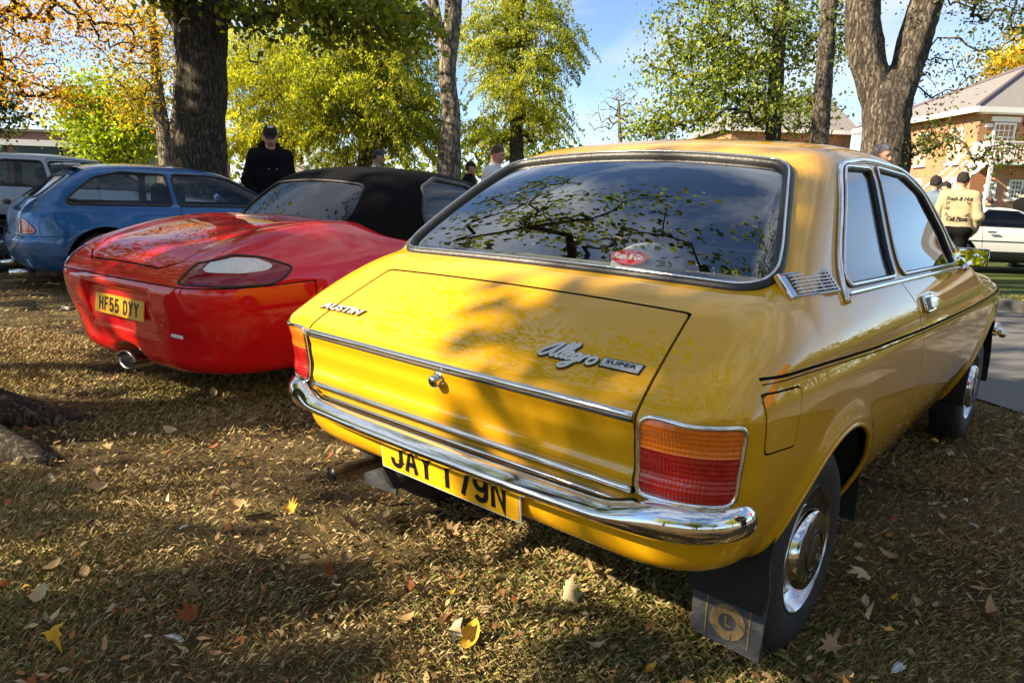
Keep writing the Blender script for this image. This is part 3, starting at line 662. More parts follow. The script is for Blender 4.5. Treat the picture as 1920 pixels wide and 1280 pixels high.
    # --- door mirror
    for sgn in (1,):
        c = np.array((.765, 2.31, .992)); nn = np.array((.26, -1, .13)); nn /= np.linalg.norm(nn); ux = np.array((1, .22, 0)); ux /= np.linalg.norm(ux); uy = np.cross(nn, ux)*1.0; uy = uy if uy[2] > 0 else -uy
        mr = MB().box(c-nn*.012, (.135, .078, .026), [ux, uy, nn], .012).build('door_mirror', CHROME, root); autosmooth(mr)
        MB().box(c+nn*.0005, (.129, .072, .004), [ux, uy, nn], .0015).build('mirror_rim', BLACK, mr)
        MB().box(c+nn*.0028, (.121, .064, .001), [ux, uy, nn]).build('mirror_glass', pmat('mirror', (.9, .9, .9), .01, 1), mr)
        mb = MB(); mb.tube([c-nn*.02-uy*.034, c-uy*.05-ux*.03, (.70, 2.36, .925)], .010, 10); mb.tube([c-uy*.034+nn*.0, c-uy*.055-ux*.03], .014, 10); mb.build('mirror_stalk', CHROME, mr, smooth=True)
    # --- cabin
    seatm = pmat('black_vinyl_seat', (.030, .028, .026), .5, bump=(70, .3))
    def seat(x, y, wd, hgt, head=False):
        s = MB().box((x, y, .50), (wd, .50, .16), bev=.05).build('seat', seatm, root); autosmooth(s, 60)
        bk = MB(); tl = np.array((0, -.22, 1)); tl /= np.linalg.norm(tl); bk.box((x, y-.30, .50+hgt/2), (wd, .13, hgt), [(1, 0, 0), np.cross(tl, (1, 0, 0)), tl], .05); autosmooth(bk.build('backrest', seatm, s), 60)
        if head:
            hr = MB().box((x, y-.42, .53+hgt+.06), (.25, .08, .15), bev=.035).build('head_restraint', seatm, s); autosmooth(hr, 60)
    seat(.34, 1.86, .50, .50); seat(-.34, 1.86, .50, .50); seat(0, 1.10, 1.15, .42)
    mb = MB(); mb.box((0, .70, .955), (1.18, .38, .03), bev=.01); sh = mb.build('parcel_shelf', pmat('perforated_shelf', (.34, .33, .30), .8, bump=(400, .4), var=(240, (.08, .08, .075), .9)), root)
    mb = MB(); mb.box((0, 2.62, .84), (1.30, .30, .18), bev=.05); autosmooth(mb.build('dashboard', seatm, root))
    th = np.linspace(0, 2*math.pi, 33)[:-1]; mb = MB(); mb.tube([(.34+.19*math.cos(t), 2.33+.09*math.sin(t), .90+.17*math.sin(t)) for t in th], .013, 8, closed=True); sw = mb.build('steering_wheel', BLACK, root, smooth=True)
    mb = MB(); mb.tube([(.34, 2.33, .90), (.34, 2.6, .80)], .03, 10); mb.tube([(.16, 2.33, .90), (.52, 2.33, .90)], .012, 8); mb.build('steering_column', BLACK, sw, smooth=True)
    rm = MB().box((.02, 2.14, 1.255), (.24, .025, .07), bev=.01).build('rear_view_mirror', BLACK, root); MB().box((.02, 2.1255, 1.255), (.22, .003, .055)).build('mirror_glass', MATS['mirror'], rm)
    # headlining under the roof
    hlm = split(split(liner, lambda V: 1.16-V[:, 2])[0], lambda V: V[:, 1]-2.4)[0]; msurf('headlining', coarsen(hlm), pmat('headlining_cloth', (.42, .40, .36), .9), root, -.022)
    # front lamps and grille, seen only from elsewhere
    for sgn in (1, -1):
        c, nn = hit(F, (sgn*.56, 4.4, .66), (0, -1, 0), -.2, .9); lathe_obj('headlamp', [(.001, .012), (.06, .010), (.085, .003), (.092, -.01)], c, nn, pmat('lamp_glass', (.7, .72, .72), .1, coat=1), root, 28)
    mb = MB(); mb.box((0, 3.80, .66), (.80, .06, .15), bev=.01); mb.build('grille', BLACK, root); mb = MB(); mb.box((0, 3.86, .50), (1.50, .07, .08), bev=.02); mb.build('front_bumper', CHROME, root)
    for sgn in (1,):
        mb = MB(); mb.tube([(sgn*.70, 3.82, .50), (sgn*.765, 3.70, .51), (sgn*.79, 3.58, .515)], .022, 10); mb.build('front_bumper_end', CHROME, root, smooth=True)
    return root, F
allegro, AF = build_allegro()
# the cap lying on the parcel shelf
def shelf_cap():
    o = empty('baseball_cap', (.215, .668, .975), 0, 'white baseball cap with a red oval badge on the shelf behind the rear window', 'cap')
    def f(P):
        q = P*np.array((1/.105, 1/.12, 1/.085)); r = np.sqrt((q*q).sum(1)); return np.maximum((r-1)*.09, -P[:, 2])
    M = surface(f, (-.14, -.16, -.02), (.14, .16, .12), .008); wm = pmat('cap_cotton', (.74, .72, .68), .85, bump=(160, .2)); msurf('crown', split(M, lambda V: .004-V[:, 2])[0], wm, o)
    mb = MB(); n = 15; a = np.linspace(math.pi, 2*math.pi, n); P = [(.10*math.cos(t), -.085+.05*math.sin(t)) for t in a]; mb.prism(P+[(.095, -.02), (-.095, -.02)], (0, 0, .006), (1, 0, 0), (0, 1, 0), (0, 0, 1), .006); mb.build('peak', wm, o)
    c, nn = hit(f, (0, -.3, .045), (0, 1, 0), -.1, .5); ux = np.array((1., 0, 0)); uy = np.cross(nn, ux); mb = MB(); mb.prism([(.058*math.cos(t), .026*math.sin(t)) for t in np.linspace(0, 2*math.pi, 25)[:-1]], c+nn*.003, ux, uy, nn, .003); b = mb.build('oval_badge', pmat('badge_red', (.62, .01, .03), .5), o)
    V, Fc = text_mesh('Kum & Go', .027, .0006, .12, .95, .0008); mb = MB(); mb.add(place(V, c+nn*.0068, ux, uy, nn, .82, 1), Fc); mb.build('badge_lettering', WHITE, b)
shelf_cap()

# ------------------------------------------------------------------ red roadster
def zg(x, y): return 0.
REDP = paint('red_paint', (.74, .004, .006))
def build_boxster():
    root = empty('red_roadster', (-2.85, .35, 0), R(5.5), 'glossy red roadster with closed black soft top and central exhaust', 'car')
    WY, WZ, WB = .92, .315, 2.415; RA = .362
    arch = [(WY, .325), (WY+WB, .325)]
    def mod(x, y, z, side, tp):
        hb = np.exp(-((y-.98)/.62)**2); fb = np.exp(-((y-3.30)/.55)**2)
        tp = tp-.088*np.exp(-((x-.69)/.16)**2)*np.clip(hb, 0, 1)-.085*np.exp(-((x-.62)/.17)**2)*fb          # haunches and front wings
        for yc, zc in arch: d = np.hypot(y-yc, z-zc); side = side-.010*np.exp(-((d-RA-.012)/.03)**2)
        tp = tp+.010*np.exp(-((x-.44)/.05)**2)*np.exp(-((y-.75)/.45)**2)                                        # valley beside the lid
        return side, tp
    F = carF(dict(top=[(-.7, .38), (-.04, .715), (.02, .755), (.10, .805), (.22, .858), (.38, .905), (.6, .955), (.85, .985), (1.1, .998), (1.5, .972), (2.4, .93), (3.0, .90), (3.4, .82), (3.9, .70), (4.3, .58)], top_s=.05,
        half=[(.1, .74), (.22, .80), (.34, .845), (.46, .882), (.58, .900), (.68, .895), (.78, .862), (.86, .80), (.95, .70), (1.05, .60)], half_s=.04,
        plan=[(-.2, .90), (.1, .945), (.5, .99), (.95, 1.0), (1.6, .965), (2.2, .965), (3.2, .99), (3.8, .95), (4.3, .80)], plan_s=.15,
        rear=[(.10, .14), (.20, .07), (.245, .045), (.27, .030), (.30, .032), (.42, .012), (.55, -.022), (.64, -.032), (.71, -.015), (.77, .04), (.9, .22)], rear_s=.018,
        front=[(.1, 4.15), (.4, 4.30), (.7, 4.22), (1., 4.0)], bot=[(-.1, .20), (.5, .195), (1.0, .17), (3.8, .16), (4.3, .2)], crown_y=[(0, .06), (.5, .05), (1.1, .08), (2.5, .10), (4, .1)],
        r_corner=.34, r_top=.20, r_rear=.10, r_bot=.05, bow=.05, mod=mod))
    # recess for the plate
    F0 = F
    def F(P):
        b = np.maximum(np.maximum(np.abs(P[:, 0])-.335, np.abs(P[:, 2]-.505)-.100), P[:, 1]-.016); ex = np.maximum(np.hypot(P[:, 0]/1.75, (P[:, 2]-.205))-.095, P[:, 1]-.35)
        return smax(smax(F0(P), -b, .05), -ex, .03)
    build_boxster.F = F
    M = surface(F, (-1.0, -.15, .10), (1.0, 4.4, 1.10), .022)
    for yc, zc in arch: _, M = split(M, arch_sdf(yc, zc, RA, .5))
    # cockpit opening under the soft top
    ck = sdpoly([(-.60, 1.22), (.60, 1.22), (.66, 1.7), (.66, 2.9), (-.66, 2.9), (-.66, 1.7)], .1); _, M = split(M, lambda V: np.maximum(ck(V[:, 0], V[:, 1]), .7-V[:, 2]))
    # tail lamps: leaf-shaped, wrapping the corner; plan of the outline in (x, z) seen from behind, limited fore and aft
    lp = sdpoly([(-.06, .716), (.030, .722), (.065, .752), (.132, .795), (.248, .832), (.368, .820), (.510, .768), (.43, .712), (.349, .688), (.15, .684), (-.06, .692)], .008)
    lam, M = split(M, lambda V: np.maximum(lp(V[:, 1], V[:, 2]), .585-np.abs(V[:, 0])))
    liner = M
    lid = sdpoly([(-.36, .0), (.36, .0), (.47, .06), (.52, .30), (.53, .80), (.40, 1.02), (-.40, 1.02), (-.53, .80), (-.52, .30), (-.47, .06)], .03)
    lidm, M = cut(M, lambda V: np.maximum(lid(V[:, 0], V[:, 1]-.05), .72-V[:, 2]), .0045)
    dr = sdpoly([(1.56, .95), (1.53, .80), (1.56, .45), (1.66, .25), (2.75, .25), (2.80, .6), (2.78, .95)], .05); dm, M = cut(M, lambda V: np.maximum(dr(V[:, 1], V[:, 2]), .6-np.abs(V[:, 0])), .0045)
    bp, M = cut(M, lambda V: np.maximum(np.maximum(V[:, 2]-(.672+.03*np.clip(V[:, 1], 0, 1)), V[:, 1]-.62), -1-V[:, 0]), .0035)
    body = msurf('body', M, REDP, root); msurf('inner_shell', coarsen(liner), INNER, root, -.016); msurf('boot_lid', lidm, REDP, root); msurf('rear_bumper', bp, REDP, root)
    for sgn in (1, -1):
        msurf('door', split(dm, lambda V: -V[:, 0]*sgn)[0], REDP, root)
        l1 = split(lam, lambda V: -V[:, 0]*sgn)[0]
        wp = sdpoly([(.085, .752), (.145, .795), (.245, .822), (.34, .815), (.405, .782), (.36, .758), (.22, .748)], .008)
        rev, rd = split(l1, lambda V: wp(V[:, 1], V[:, 2]))
        o = msurf('tail_lamp', rd, pmat('red_tail_lens', (.24, .002, .004), .12, coat=.6), root, -.002); msurf('reversing_lens', rev, pmat('clear_ribbed_lens', (.80, .80, .76), .15, coat=1, bump=(40, .7)), o, -.002); trim('lamp_seal', l1, .0065, RUBBER, o, -.002)
        MB().box((sgn*.60, -.012, .43), (.10, .012, .018), bev=.004).build('bumper_reflector', pmat('white_reflector', (.75, .72, .7), .2), root)
        # air intake behind the door
        mb = MB(); mb.box((sgn*.868, 1.42, .60), (.03, .16, .16), bev=.02); mb.build('side_intake', BLACK, root)
        c, nn = hit(F, (sgn*.60, 4.8, .62), (0, -1, 0), -.2, 1.6); lathe_obj('headlamp', [(.001, .02), (.09, .012), (.12, -.01)], c, nn, pmat('lamp_glass', (.7, .72, .72), .1, coat=1), root, 24)
    b3 = MB(); c, nn = hit(F, (0, .86, 1.4), (0, 0, -1)); ux = np.array((1., 0, 0)); uy = np.cross(nn, ux); b3.box(c+nn*.004, (.30, .030, .016), [ux, uy, nn], .006); b3.build('brake_light', pmat('pale_lens', (.50, .42, .36), .2, coat=1), root)
    V, Fc = text_mesh('BOXSTER', .034, .001, 0, 1.35, .0004); c, nn = hit(F, (-.08, .07, 1.4), (0, 0, -1)); uy = np.cross(nn, ux); mb = MB(); mb.add(place(V, c+nn*.002, ux, uy, nn), Fc); mb.build('name_script', SILVER, root)
    # soft top
    def tF(P):
        x = np.abs(P[:, 0]); y = P[:, 1]; z = P[:, 2]; tz = tprof(y); tp = (z-tz+.12*x*x+.10*np.clip(x-.35, 0, 1)**2)*.8
        side = (x-(.735-.36*np.clip(z-.93, -.1, .6)-.14*np.clip(z-1.12, 0, .5))*tplan(y))*.93; fr = (y-2.98+1.15*(z-.92))*.65+.12*x*x
        return smax(smax(smax(tp, side, .16), fr, .05), .86-z, .02)
    tprof = prof([(.6, .52), (1.02, .90), (1.10, .975), (1.34, 1.185), (1.46, 1.268), (1.60, 1.315), (1.8, 1.335), (2.1, 1.330), (2.45, 1.285), (2.7, 1.22)], .045); tplan = prof([(.9, .88), (1.15, .95), (1.6, 1.0), (2.4, .97), (3, .93)], .1)
    T = surface(tF, (-.85, .9, .82), (.85, 3.1, 1.40), .019)
    wsd = sdpoly([(-.58, .93), (.58, .93), (.52, 1.225), (-.52, 1.225)], .03); wsg, T = split(T, lambda V: np.maximum(wsd(V[:, 0], V[:, 2]), 2.5-V[:, 1]+0*V[:, 0]))
    rwd = sdpoly([(-.535, 1.115), (.535, 1.115), (.53, 1.22), (.45, 1.395), (-.45, 1.395), (-.53, 1.22)], .075); rwg, T = split(T, lambda V: np.maximum(rwd(V[:, 0], V[:, 1]), .95-V[:, 2]))
    sp = sdpoly([(1.66, .945), (2.62, .945), (2.55, 1.03), (2.28, 1.225), (1.95, 1.262), (1.76, 1.20), (1.68, 1.06)], .05); sg, T = split(T, lambda V: np.maximum(sp(V[:, 1], V[:, 2]), .35-np.abs(V[:, 0])))
    fab = pmat('black_canvas', (.0045, .0045, .006), .95, bump=(700, .2), spec=.12, var=(9, (.008, .008, .010), .6)); so = msurf('soft_top', T, fab, root); msurf('roof_lining', coarsen(T), INNER, so, -.014)
    g = msurf('rear_window', rwg, GLASSD, root, -.004); trim('window_seal', rwg, .009, RUBBER, g, 0)
    msurf('windscreen', wsg, GLASS, root, -.003)
    for sgn in (1, -1):
        q = split(sg, lambda V: -V[:, 0]*sgn)[0]; g = msurf('side_window', q, GLASS, root, -.004); trim('window_frame', q, .017, pmat('grey_seal', (.045, .052, .062), .4), g, 0)
    for sx in (-.36, .36):
        s = MB().box((sx, 2.0, .62), (.46, .5, .16), bev=.05).build('seat', INNER, root); MB().box((sx, 1.66, .86), (.44, .12, .56), bev=.05).build('backrest', INNER, s)
    MB().box((0, 2.75, .82), (1.2, .25, .14), bev=.04).build('dashboard', INNER, root); MB().box((0, 2.1, .22), (1.5, 3.2, .06)).build('floor_pan', DARK, root)
    # plate
    pc = np.array((0, .008, .508)); ux = np.array((1., 0, 0)); nn = np.array((0, -1, .10)); nn /= np.linalg.norm(nn); uy = np.cross(nn, ux)
    pl = MB().box(pc, (.520, .111, .008), [ux, uy, nn], .003).build('number_plate', PLATEY, root); plate_chars(pl, 'HF55 DYY', pc+nn*.0042, ux, uy, nn, wd=.0135, h=.075, cw=.046)
    # twin central tail pipe
    ov = [(.088*math.cos(t), .052*math.sin(t)) for t in np.linspace(0, 2*math.pi, 29)[:-1]]; V = []; Fc = []
    for r_, yy in ((1.0, .24), (1.0, .035), (.985, .022), (.93, .02), (.89, .035), (.87, .22)): V += [(a*r_, yy, .208+b*r_) for a, b in ov]
    for i in range(5): Fc += [(i*28+k, i*28+(k+1) % 28, (i+1)*28+(k+1) % 28, (i+1)*28+k) for k in range(28)]
    Fc.append(tuple(5*28+k for k in range(28))); ex = mobj('exhaust_tip', V, Fc, pmat('tailpipe_steel', (.30, .29, .28), .3, 1), root); MB().box((0, .16, .208), (.16, .01, .09)).build('exhaust_inside', PLATEB, ex)
    V = []; Fc = []; th = np.linspace(R(-8), R(188), 25)
    for yc, zc in arch:
        for sgn in (1, -1):
            V = []; Fc = []
            for r_, xx in ((RA+.014, .84), (RA+.014, .52), (.02, .52)): V += [(sgn*xx, yc+r_*math.cos(t), zc+r_*math.sin(t)) for t in th]
            for a in range(2): Fc += [(a*25+k, a*25+k+1, a*25+26+k, a*25+25+k) for k in range(24)]
            mobj('wheel_house', V, Fc, DARK, root)
            w = empty('wheel'); w.parent = root; o = (sgn*.865, yc, WZ); tyre(w, o, (sgn, 0, 0), .315, .232, .22, tread=False); alloy(w, o, (sgn, 0, 0), .230, 5, pmat('alloy_silver', (.55, .55, .56), .25, .9), .05)
    return root
build_boxster()

# ------------------------------------------------------------------ blue coupe
BLUEP = paint('blue_metallic_paint', (.004, .10, .29), metal=.4, rough=.35)
def build_z3():
    root = empty('blue_coupe', (-8.03, 1.15, -.05), R(-10.5), 'metallic blue two-door coupe with upright tail, parked between silver hatchback and red roadster', 'car'); root.scale = (1.06,)*3
    WY, WZ, WB = .80, .318, 2.446; RA = .365; arch = [(WY, .33), (WY+WB, .33)]
    def mod(x, y, z, side, tp):
        for yc, zc in arch: d = np.hypot(y-yc, z-zc); side = side-.050*np.exp(-(np.maximum(d-RA, 0)/.16)**2)*np.clip((z-.2)/.2, 0, 1)*np.clip((.86-z)/.2, 0, 1)
        side = side+.010*np.exp(-((z-.88)/.03)**2)
        return side, tp
    F = carF(dict(top=[(-.3, .5), (.03, .78), (.09, .86), (.16, .93), (.32, 1.045), (.50, 1.19), (.64, 1.275), (.86, 1.322), (1.25, 1.34), (1.7, 1.33), (2.0, 1.29), (2.2, 1.21), (2.66, .965), (2.8, .925), (3.3, .86), (3.8, .74), (4.0, .62)], top_s=.045,
        half=[(.1, .74), (.25, .79), (.45, .825), (.60, .835), (.72, .830), (.82, .805), (.90, .765), (1.0, .72), (1.15, .655), (1.35, .55)], half_s=.03,
        plan=[(-.2, .84), (.1, .92), (.5, .985), (1.0, 1.0), (2.2, 1.0), (3.2, .985), (3.8, .90), (4.1, .8)], plan_s=.12,
        rear=[(.15, .20), (.26, .10), (.40, .015), (.50, -.005), (.565, .0), (.59, .028), (.66, .035), (.80, .05), (.95, .16)], rear_s=.014, front=[(.1, 3.9), (.4, 4.02), (.7, 3.95), (1, 3.8)],
        bot=[(-.1, .27), (.3, .24), (1.0, .18), (3.4, .17), (4, .22)], crown_y=[(0, .10), (.6, .12), (1.5, .13), (2.6, .10), (4, .16)], r_corner=.26, r_top=.11, r_rear=.06, r_bot=.05, bow=.20, mod=mod))
    M = surface(F, (-.95, -.15, .10), (.95, 4.15, 1.42), .025)
    for yc, zc in arch: _, M = split(M, arch_sdf(yc, zc, RA, .5))
    qp = sdpoly([(.44, .905), (1.455, .905), (1.42, 1.225), (1.0, 1.235), (.76, 1.18), (.60, 1.06)], .03); dp = sdpoly([(1.515, .905), (2.52, .905), (2.38, 1.03), (2.08, 1.20), (1.85, 1.23), (1.475, 1.23)], .03)
    gq, M = split(M, lambda V: np.maximum(qp(V[:, 1], V[:, 2]), .4-np.abs(V[:, 0]))); gd, M = split(M, lambda V: np.maximum(dp(V[:, 1], V[:, 2]), .4-np.abs(V[:, 0])))
    rw = sdpoly([(-.54, .96), (.54, .96), (.47, 1.185), (-.47, 1.185)], .05); rg, M = split(M, lambda V: np.maximum(rw(V[:, 0], V[:, 2]), V[:, 1]-.8))
    ws = sdpoly([(-.62, .97), (.62, .97), (.52, 1.205), (-.52, 1.205)], .05); wg, M = split(M, lambda V: np.maximum(ws(V[:, 0], V[:, 2]), 1.9-V[:, 1]))
    lp = sdpoly([(-.05, .615), (.21, .615), (.215, .66), (.15, .755), (.06, .79), (-.05, .79)], .02); lm, M = split(M, lambda V: np.maximum(lp(V[:, 1], V[:, 2]), .58-np.abs(V[:, 0])))
    liner = M
    dd = sdpoly([(1.49, 1.21), (1.53, .90), (1.52, .5), (1.46, .24), (2.68, .24), (2.72, .6), (2.70, .90), (2.45, .93), (2.06, 1.20)], .03); dm, M = cut(M, lambda V: np.maximum(dd(V[:, 1], V[:, 2]), .35-np.abs(V[:, 0])), .003)
    bm, M = cut(M, lambda V: np.maximum(V[:, 2]-.595, V[:, 1]-.62), .0025)
    hatch, M = cut(M, lambda V: np.maximum(np.maximum(V[:, 1]-.62, .60-V[:, 2]), np.abs(V[:, 0])-.57), .003)
    msurf('body', M, BLUEP, root); msurf('inner_shell', coarsen(liner), INNER, root, -.016); msurf('rear_bumper', bm, BLUEP, root); h = msurf('tailgate', hatch, BLUEP, root)
    g = msurf('rear_window', rg, GLASSD, root, -.004); trim('window_seal', rg, .01, RUBBER, g); msurf('windscreen', wg, GLASS, root, -.004)
    MB().box((0, .60, 1.292), (1.0, .16, .028), bev=.012).build('roof_spoiler', pmat('pale_grey_paint', (.52, .56, .60), .3, coat=1), root); MB().box((0, .05, .905), (.40, .06, .05), bev=.015).build('tailgate_handle', BLACK, h)
    for sgn in (1, -1):
        msurf('door', split(dm, lambda V: -V[:, 0]*sgn)[0], BLUEP, root)
        for nm, gg in (('quarter_window', gq), ('door_window', gd)):
            q = split(gg, lambda V: -V[:, 0]*sgn)[0]; o = msurf(nm, q, GLASS, root, -.004); trim('window_seal', q, .012, RUBBER, o, -.002)
        q = split(lm, lambda V: -V[:, 0]*sgn)[0]; top, bt = split(q, lambda V: .745-V[:, 2]); o = msurf('tail_lamp', bt, pmat('red_tail_lens2', (.50, .004, .008), .1, coat=1), root, .004); msurf('reversing_lens', top, WHITE, o, .004); trim('lamp_seal', q, .005, RUBBER, o, .001)
        mb = MB(); mb.box((sgn*.90, 2.42, .96), (.17, .09, .11), bev=.03); mb.build('door_mirror', BLUEP, root)
        mb = MB(); mb.tube([(sgn*.52, -.02, .235), (sgn*.52, .2, .235)], .032, 14); mb.build('exhaust_tip', CHROME, root, smooth=True)
        MB().box((sgn*.845, 1.62, .80), (.03, .15, .03), bev=.008).build('door_handle', BLUEP, root)
    for sx in (-.36, .36):
        s = MB().box((sx, 1.9, .55), (.46, .5, .16), bev=.05).build('seat', INNER, root); MB().box((sx, 1.58, .82), (.44, .12, .62), bev=.05).build('backrest', INNER, s)
    MB().box((0, 2.55, .82), (1.25, .25, .14), bev=.04).build('dashboard', INNER, root); MB().box((0, 2.0, .22), (1.4, 3.2, .06)).build('floor_pan', DARK, root)
    mb = MB(); mb.tube([(-.35, 1.0, 1.33), (-.35, .85, 1.46)], .006, 6); mb.build('aerial', BLACK, root)
    wheels(root, arch, RA, .79, .825, WZ, .318, .228, 5, .045)
    return root
def wheels(root, arch, RA, xh, xo, wz, r, rim, nsp, wsp, mat_=None, both=True):
    th = np.linspace(R(-8), R(188), 25)
    for yc, zc in arch:
        for sgn in (1, -1):
            V = []; Fc = []
            for r_, xx in ((RA+.012, xh), (RA+.012, xh-.30), (.02, xh-.30)): V += [(sgn*xx, yc+r_*math.cos(t), zc+r_*math.sin(t)) for t in th]
            for a in range(2): Fc += [(a*25+k, a*25+k+1, a*25+26+k, a*25+25+k) for k in range(24)]
            mobj('wheel_house', V, Fc, DARK, root)
            w = empty('wheel'); w.parent = root; o = (sgn*xo, yc, wz); tyre(w, o, (sgn, 0, 0), r, rim, .2, tread=False); alloy(w, o, (sgn, 0, 0), rim-.002, nsp, mat_ or pmat('alloy_silver', (.55, .55, .56), .25, .9), wsp)
build_z3()

# ------------------------------------------------------------------ plain cars further off (silver hatchback, white coupe)
def simple_car(name, label, loc, rz, pm, spec, win, lamps, wh, scale=1., sidestripe=None, lower=None):
    root = empty(name, loc, rz, label, 'car'); root.scale = (scale,)*3; F = carF(spec); L_ = spec['len']
    M = surface(F, (-.95, -.15, .10), (.95, L_+.2, spec['h']+.1), .033)
    for yc, zc in wh['arch']: _, M = split(M, arch_sdf(yc, zc, wh['RA'], .5))
    gl = []
    for nm, pts in win:
        sp = sdpoly(pts, .025); g, M = split(M, lambda V: np.maximum(sp(V[:, 1], V[:, 2]), .4-np.abs(V[:, 0]))); gl.append((nm, g))
    rw = sdpoly(spec['rw'], .05); rg, M = split(M, lambda V: np.maximum(rw(V[:, 0], V[:, 2]), V[:, 1]-1.3)); ws = sdpoly(spec['ws'], .05); wg, M = split(M, lambda V: np.maximum(ws(V[:, 0], V[:, 2]), 1.9-V[:, 1]))
    lp = sdpoly(lamps, .015); lm, M = split(M, lambda V: np.maximum(lp(np.abs(V[:, 0]), V[:, 2]), V[:, 1]-.35))
    liner = M
    dd = sdpoly(spec['door'], .03); dm, M = cut(M, lambda V: np.maximum(dd(V[:, 1], V[:, 2]), .35-np.abs(V[:, 0])), .004)
    if lower: lw, M = split(M, lambda V: V[:, 2]-lower); msurf('sill_cladding', lw, BLACK, root)
    if lower:
        l2, dm = split(dm, lambda V: V[:, 2]-lower); msurf('door_cladding', l2, BLACK, root)
    msurf('body', M, pm, root); msurf('inner_shell', coarsen(liner), INNER, root, -.016)
    g = msurf('rear_window', rg, GLASSD, root, -.004); trim('window_seal', rg, .01, RUBBER, g); g = msurf('windscreen', wg, GLASS, root, -.004); trim('window_seal', wg, .01, RUBBER, g)
    for sgn in (1, -1):
        msurf('door', split(dm, lambda V: -V[:, 0]*sgn)[0], pm, root)
        for nm, gg in gl:
            q = split(gg, lambda V: -V[:, 0]*sgn)[0]; o = msurf(nm, q, GLASSD, root, -.004); trim('window_seal', q, .012, RUBBER, o, -.002)
        msurf('tail_lamp', split(lm, lambda V: -V[:, 0]*sgn)[0], pmat('red_tail_lens', (.24, .002, .004), .12, coat=.6), root)
        mb = MB(); mb.box((sgn*(.88), spec['mir'][0], spec['mir'][1]), (.18, .09, .12), bev=.03); mb.build('door_mirror', spec['mirm'], root)
        MB().box((sgn*.80*spec.get('hw', 1.03), spec['hand'][0], spec['hand'][1]), (.03, .15, .028), bev=.008).build('door_handle', BLACK, root)
        if sidestripe: strip('side_moulding', F, [(sgn*1.05, y, sidestripe) for y in np.linspace(.4, L_-.5, 10)], .010, BLACK, root, (-sgn, 0, 0))
        c, nn = hit(F, (sgn*.55, L_+.6, .60), (0, -1, 0), -.2, 1.6); MB().box(c, (.30, .05, .13), bev=.02).build('headlamp', pmat('lamp_glass', (.7, .72, .72), .1, coat=1), root)
    for sx in (-.36, .36):
        s = MB().box((sx, spec['seat'], .55), (.46, .5, .16), bev=.05).build('seat', INNER, root); MB().box((sx, spec['seat']-.3, .84), (.46, .12, .58), bev=.05).build('backrest', INNER, s); MB().box((sx, spec['seat']-.36, 1.16), (.26, .10, .16), bev=.04).build('head_restraint', INNER, s)
    MB().box((0, spec['seat']+.75, .82), (1.25, .25, .14), bev=.04).build('dashboard', INNER, root); MB().box((0, L_/2, .22), (1.4, L_-.9, .06)).build('floor_pan', DARK, root)
    wheels(root, wh['arch'], wh['RA'], .78, .80, wh['wz'], wh['r'], wh['rim'], wh['n'], wh['w'], wh.get('m'))
    return root
SIL = paint('silver_paint', (.36, .39, .43), metal=.6)
SW = at(-4, 452, 8.9)
simple_car('silver_hatchback', 'silver hatchback with multi-spoke wheel, cut off by the left edge of the picture', (SW[0]-.80, SW[1]-.86, float(zg(-9, 2))), R(-2), SIL,
    dict(len=4.1, h=1.42, top=[(-.3, .6), (.03, .92), (.14, 1.02), (.36, 1.24), (.52, 1.365), (.8, 1.40), (1.5, 1.41), (2.0, 1.385), (2.3, 1.30), (2.9, 1.0), (3.1, .96), (3.7, .88), (4.1, .76)], half=[(.1, .72), (.25, .79), (.5, .84), (.7, .845), (.86, .82), (.95, .79), (1.1, .72), (1.3, .615), (1.4, .55)],
         plan=[(-.2, .93), (.2, .965), (.8, 1), (2.5, 1), (3.5, .96), (4.1, .86)], rear=[(.2, .12), (.35, .02), (.55, 0), (.62, .03), (.9, .05), (1.0, .1)], front=[(.2, 3.95), (.5, 4.1), (.8, 4.0)], bot=[(-.1, .25), (.5, .22), (3.5, .19), (4.1, .24)], crown=.10, r_corner=.18, r_top=.10, bow=.06,
         rw=[(-.58, 1.03), (.58, 1.03), (.52, 1.33), (-.52, 1.33)], ws=[(-.66, 1.0), (.66, 1.0), (.56, 1.33), (-.56, 1.33)], door=[(1.45, 1.34), (1.50, .95), (1.42, .3), (2.75, .3), (2.80, .9), (2.65, .98), (2.2, 1.33)], mir=(2.5, 1.02), mirm=BLACK, hand=(1.62, .86), seat=2.0),
    [('quarter_window', [(.62, 1.06), (.70, 1.015), (1.42, 1.00), (1.40, 1.31), (1.0, 1.31), (.80, 1.22)]), ('door_window', [(1.50, 1.00), (2.62, .985), (2.46, 1.10), (2.20, 1.29), (2.0, 1.31), (1.47, 1.31)])], [(.60, .65), (.9, .65), (.9, .88), (.60, .88)],
    dict(arch=[(.86, .325), (3.36, .325)], RA=.355, wz=.315, r=.315, rim=.228, n=16, w=.016, m=pmat('alloy_silver', (.55, .55, .56), .25, .9)), scale=1.05, sidestripe=.60)
WHP = paint('white_paint', (.70, .71, .70)); WC = at(1880, 470, 14.2)
hd = np.array((CR[0], CR[1])); hd /= np.linalg.norm(hd); whead = math.atan2(-hd[0], hd[1])-R(6)
fw = np.array((-math.sin(whead), math.cos(whead)))
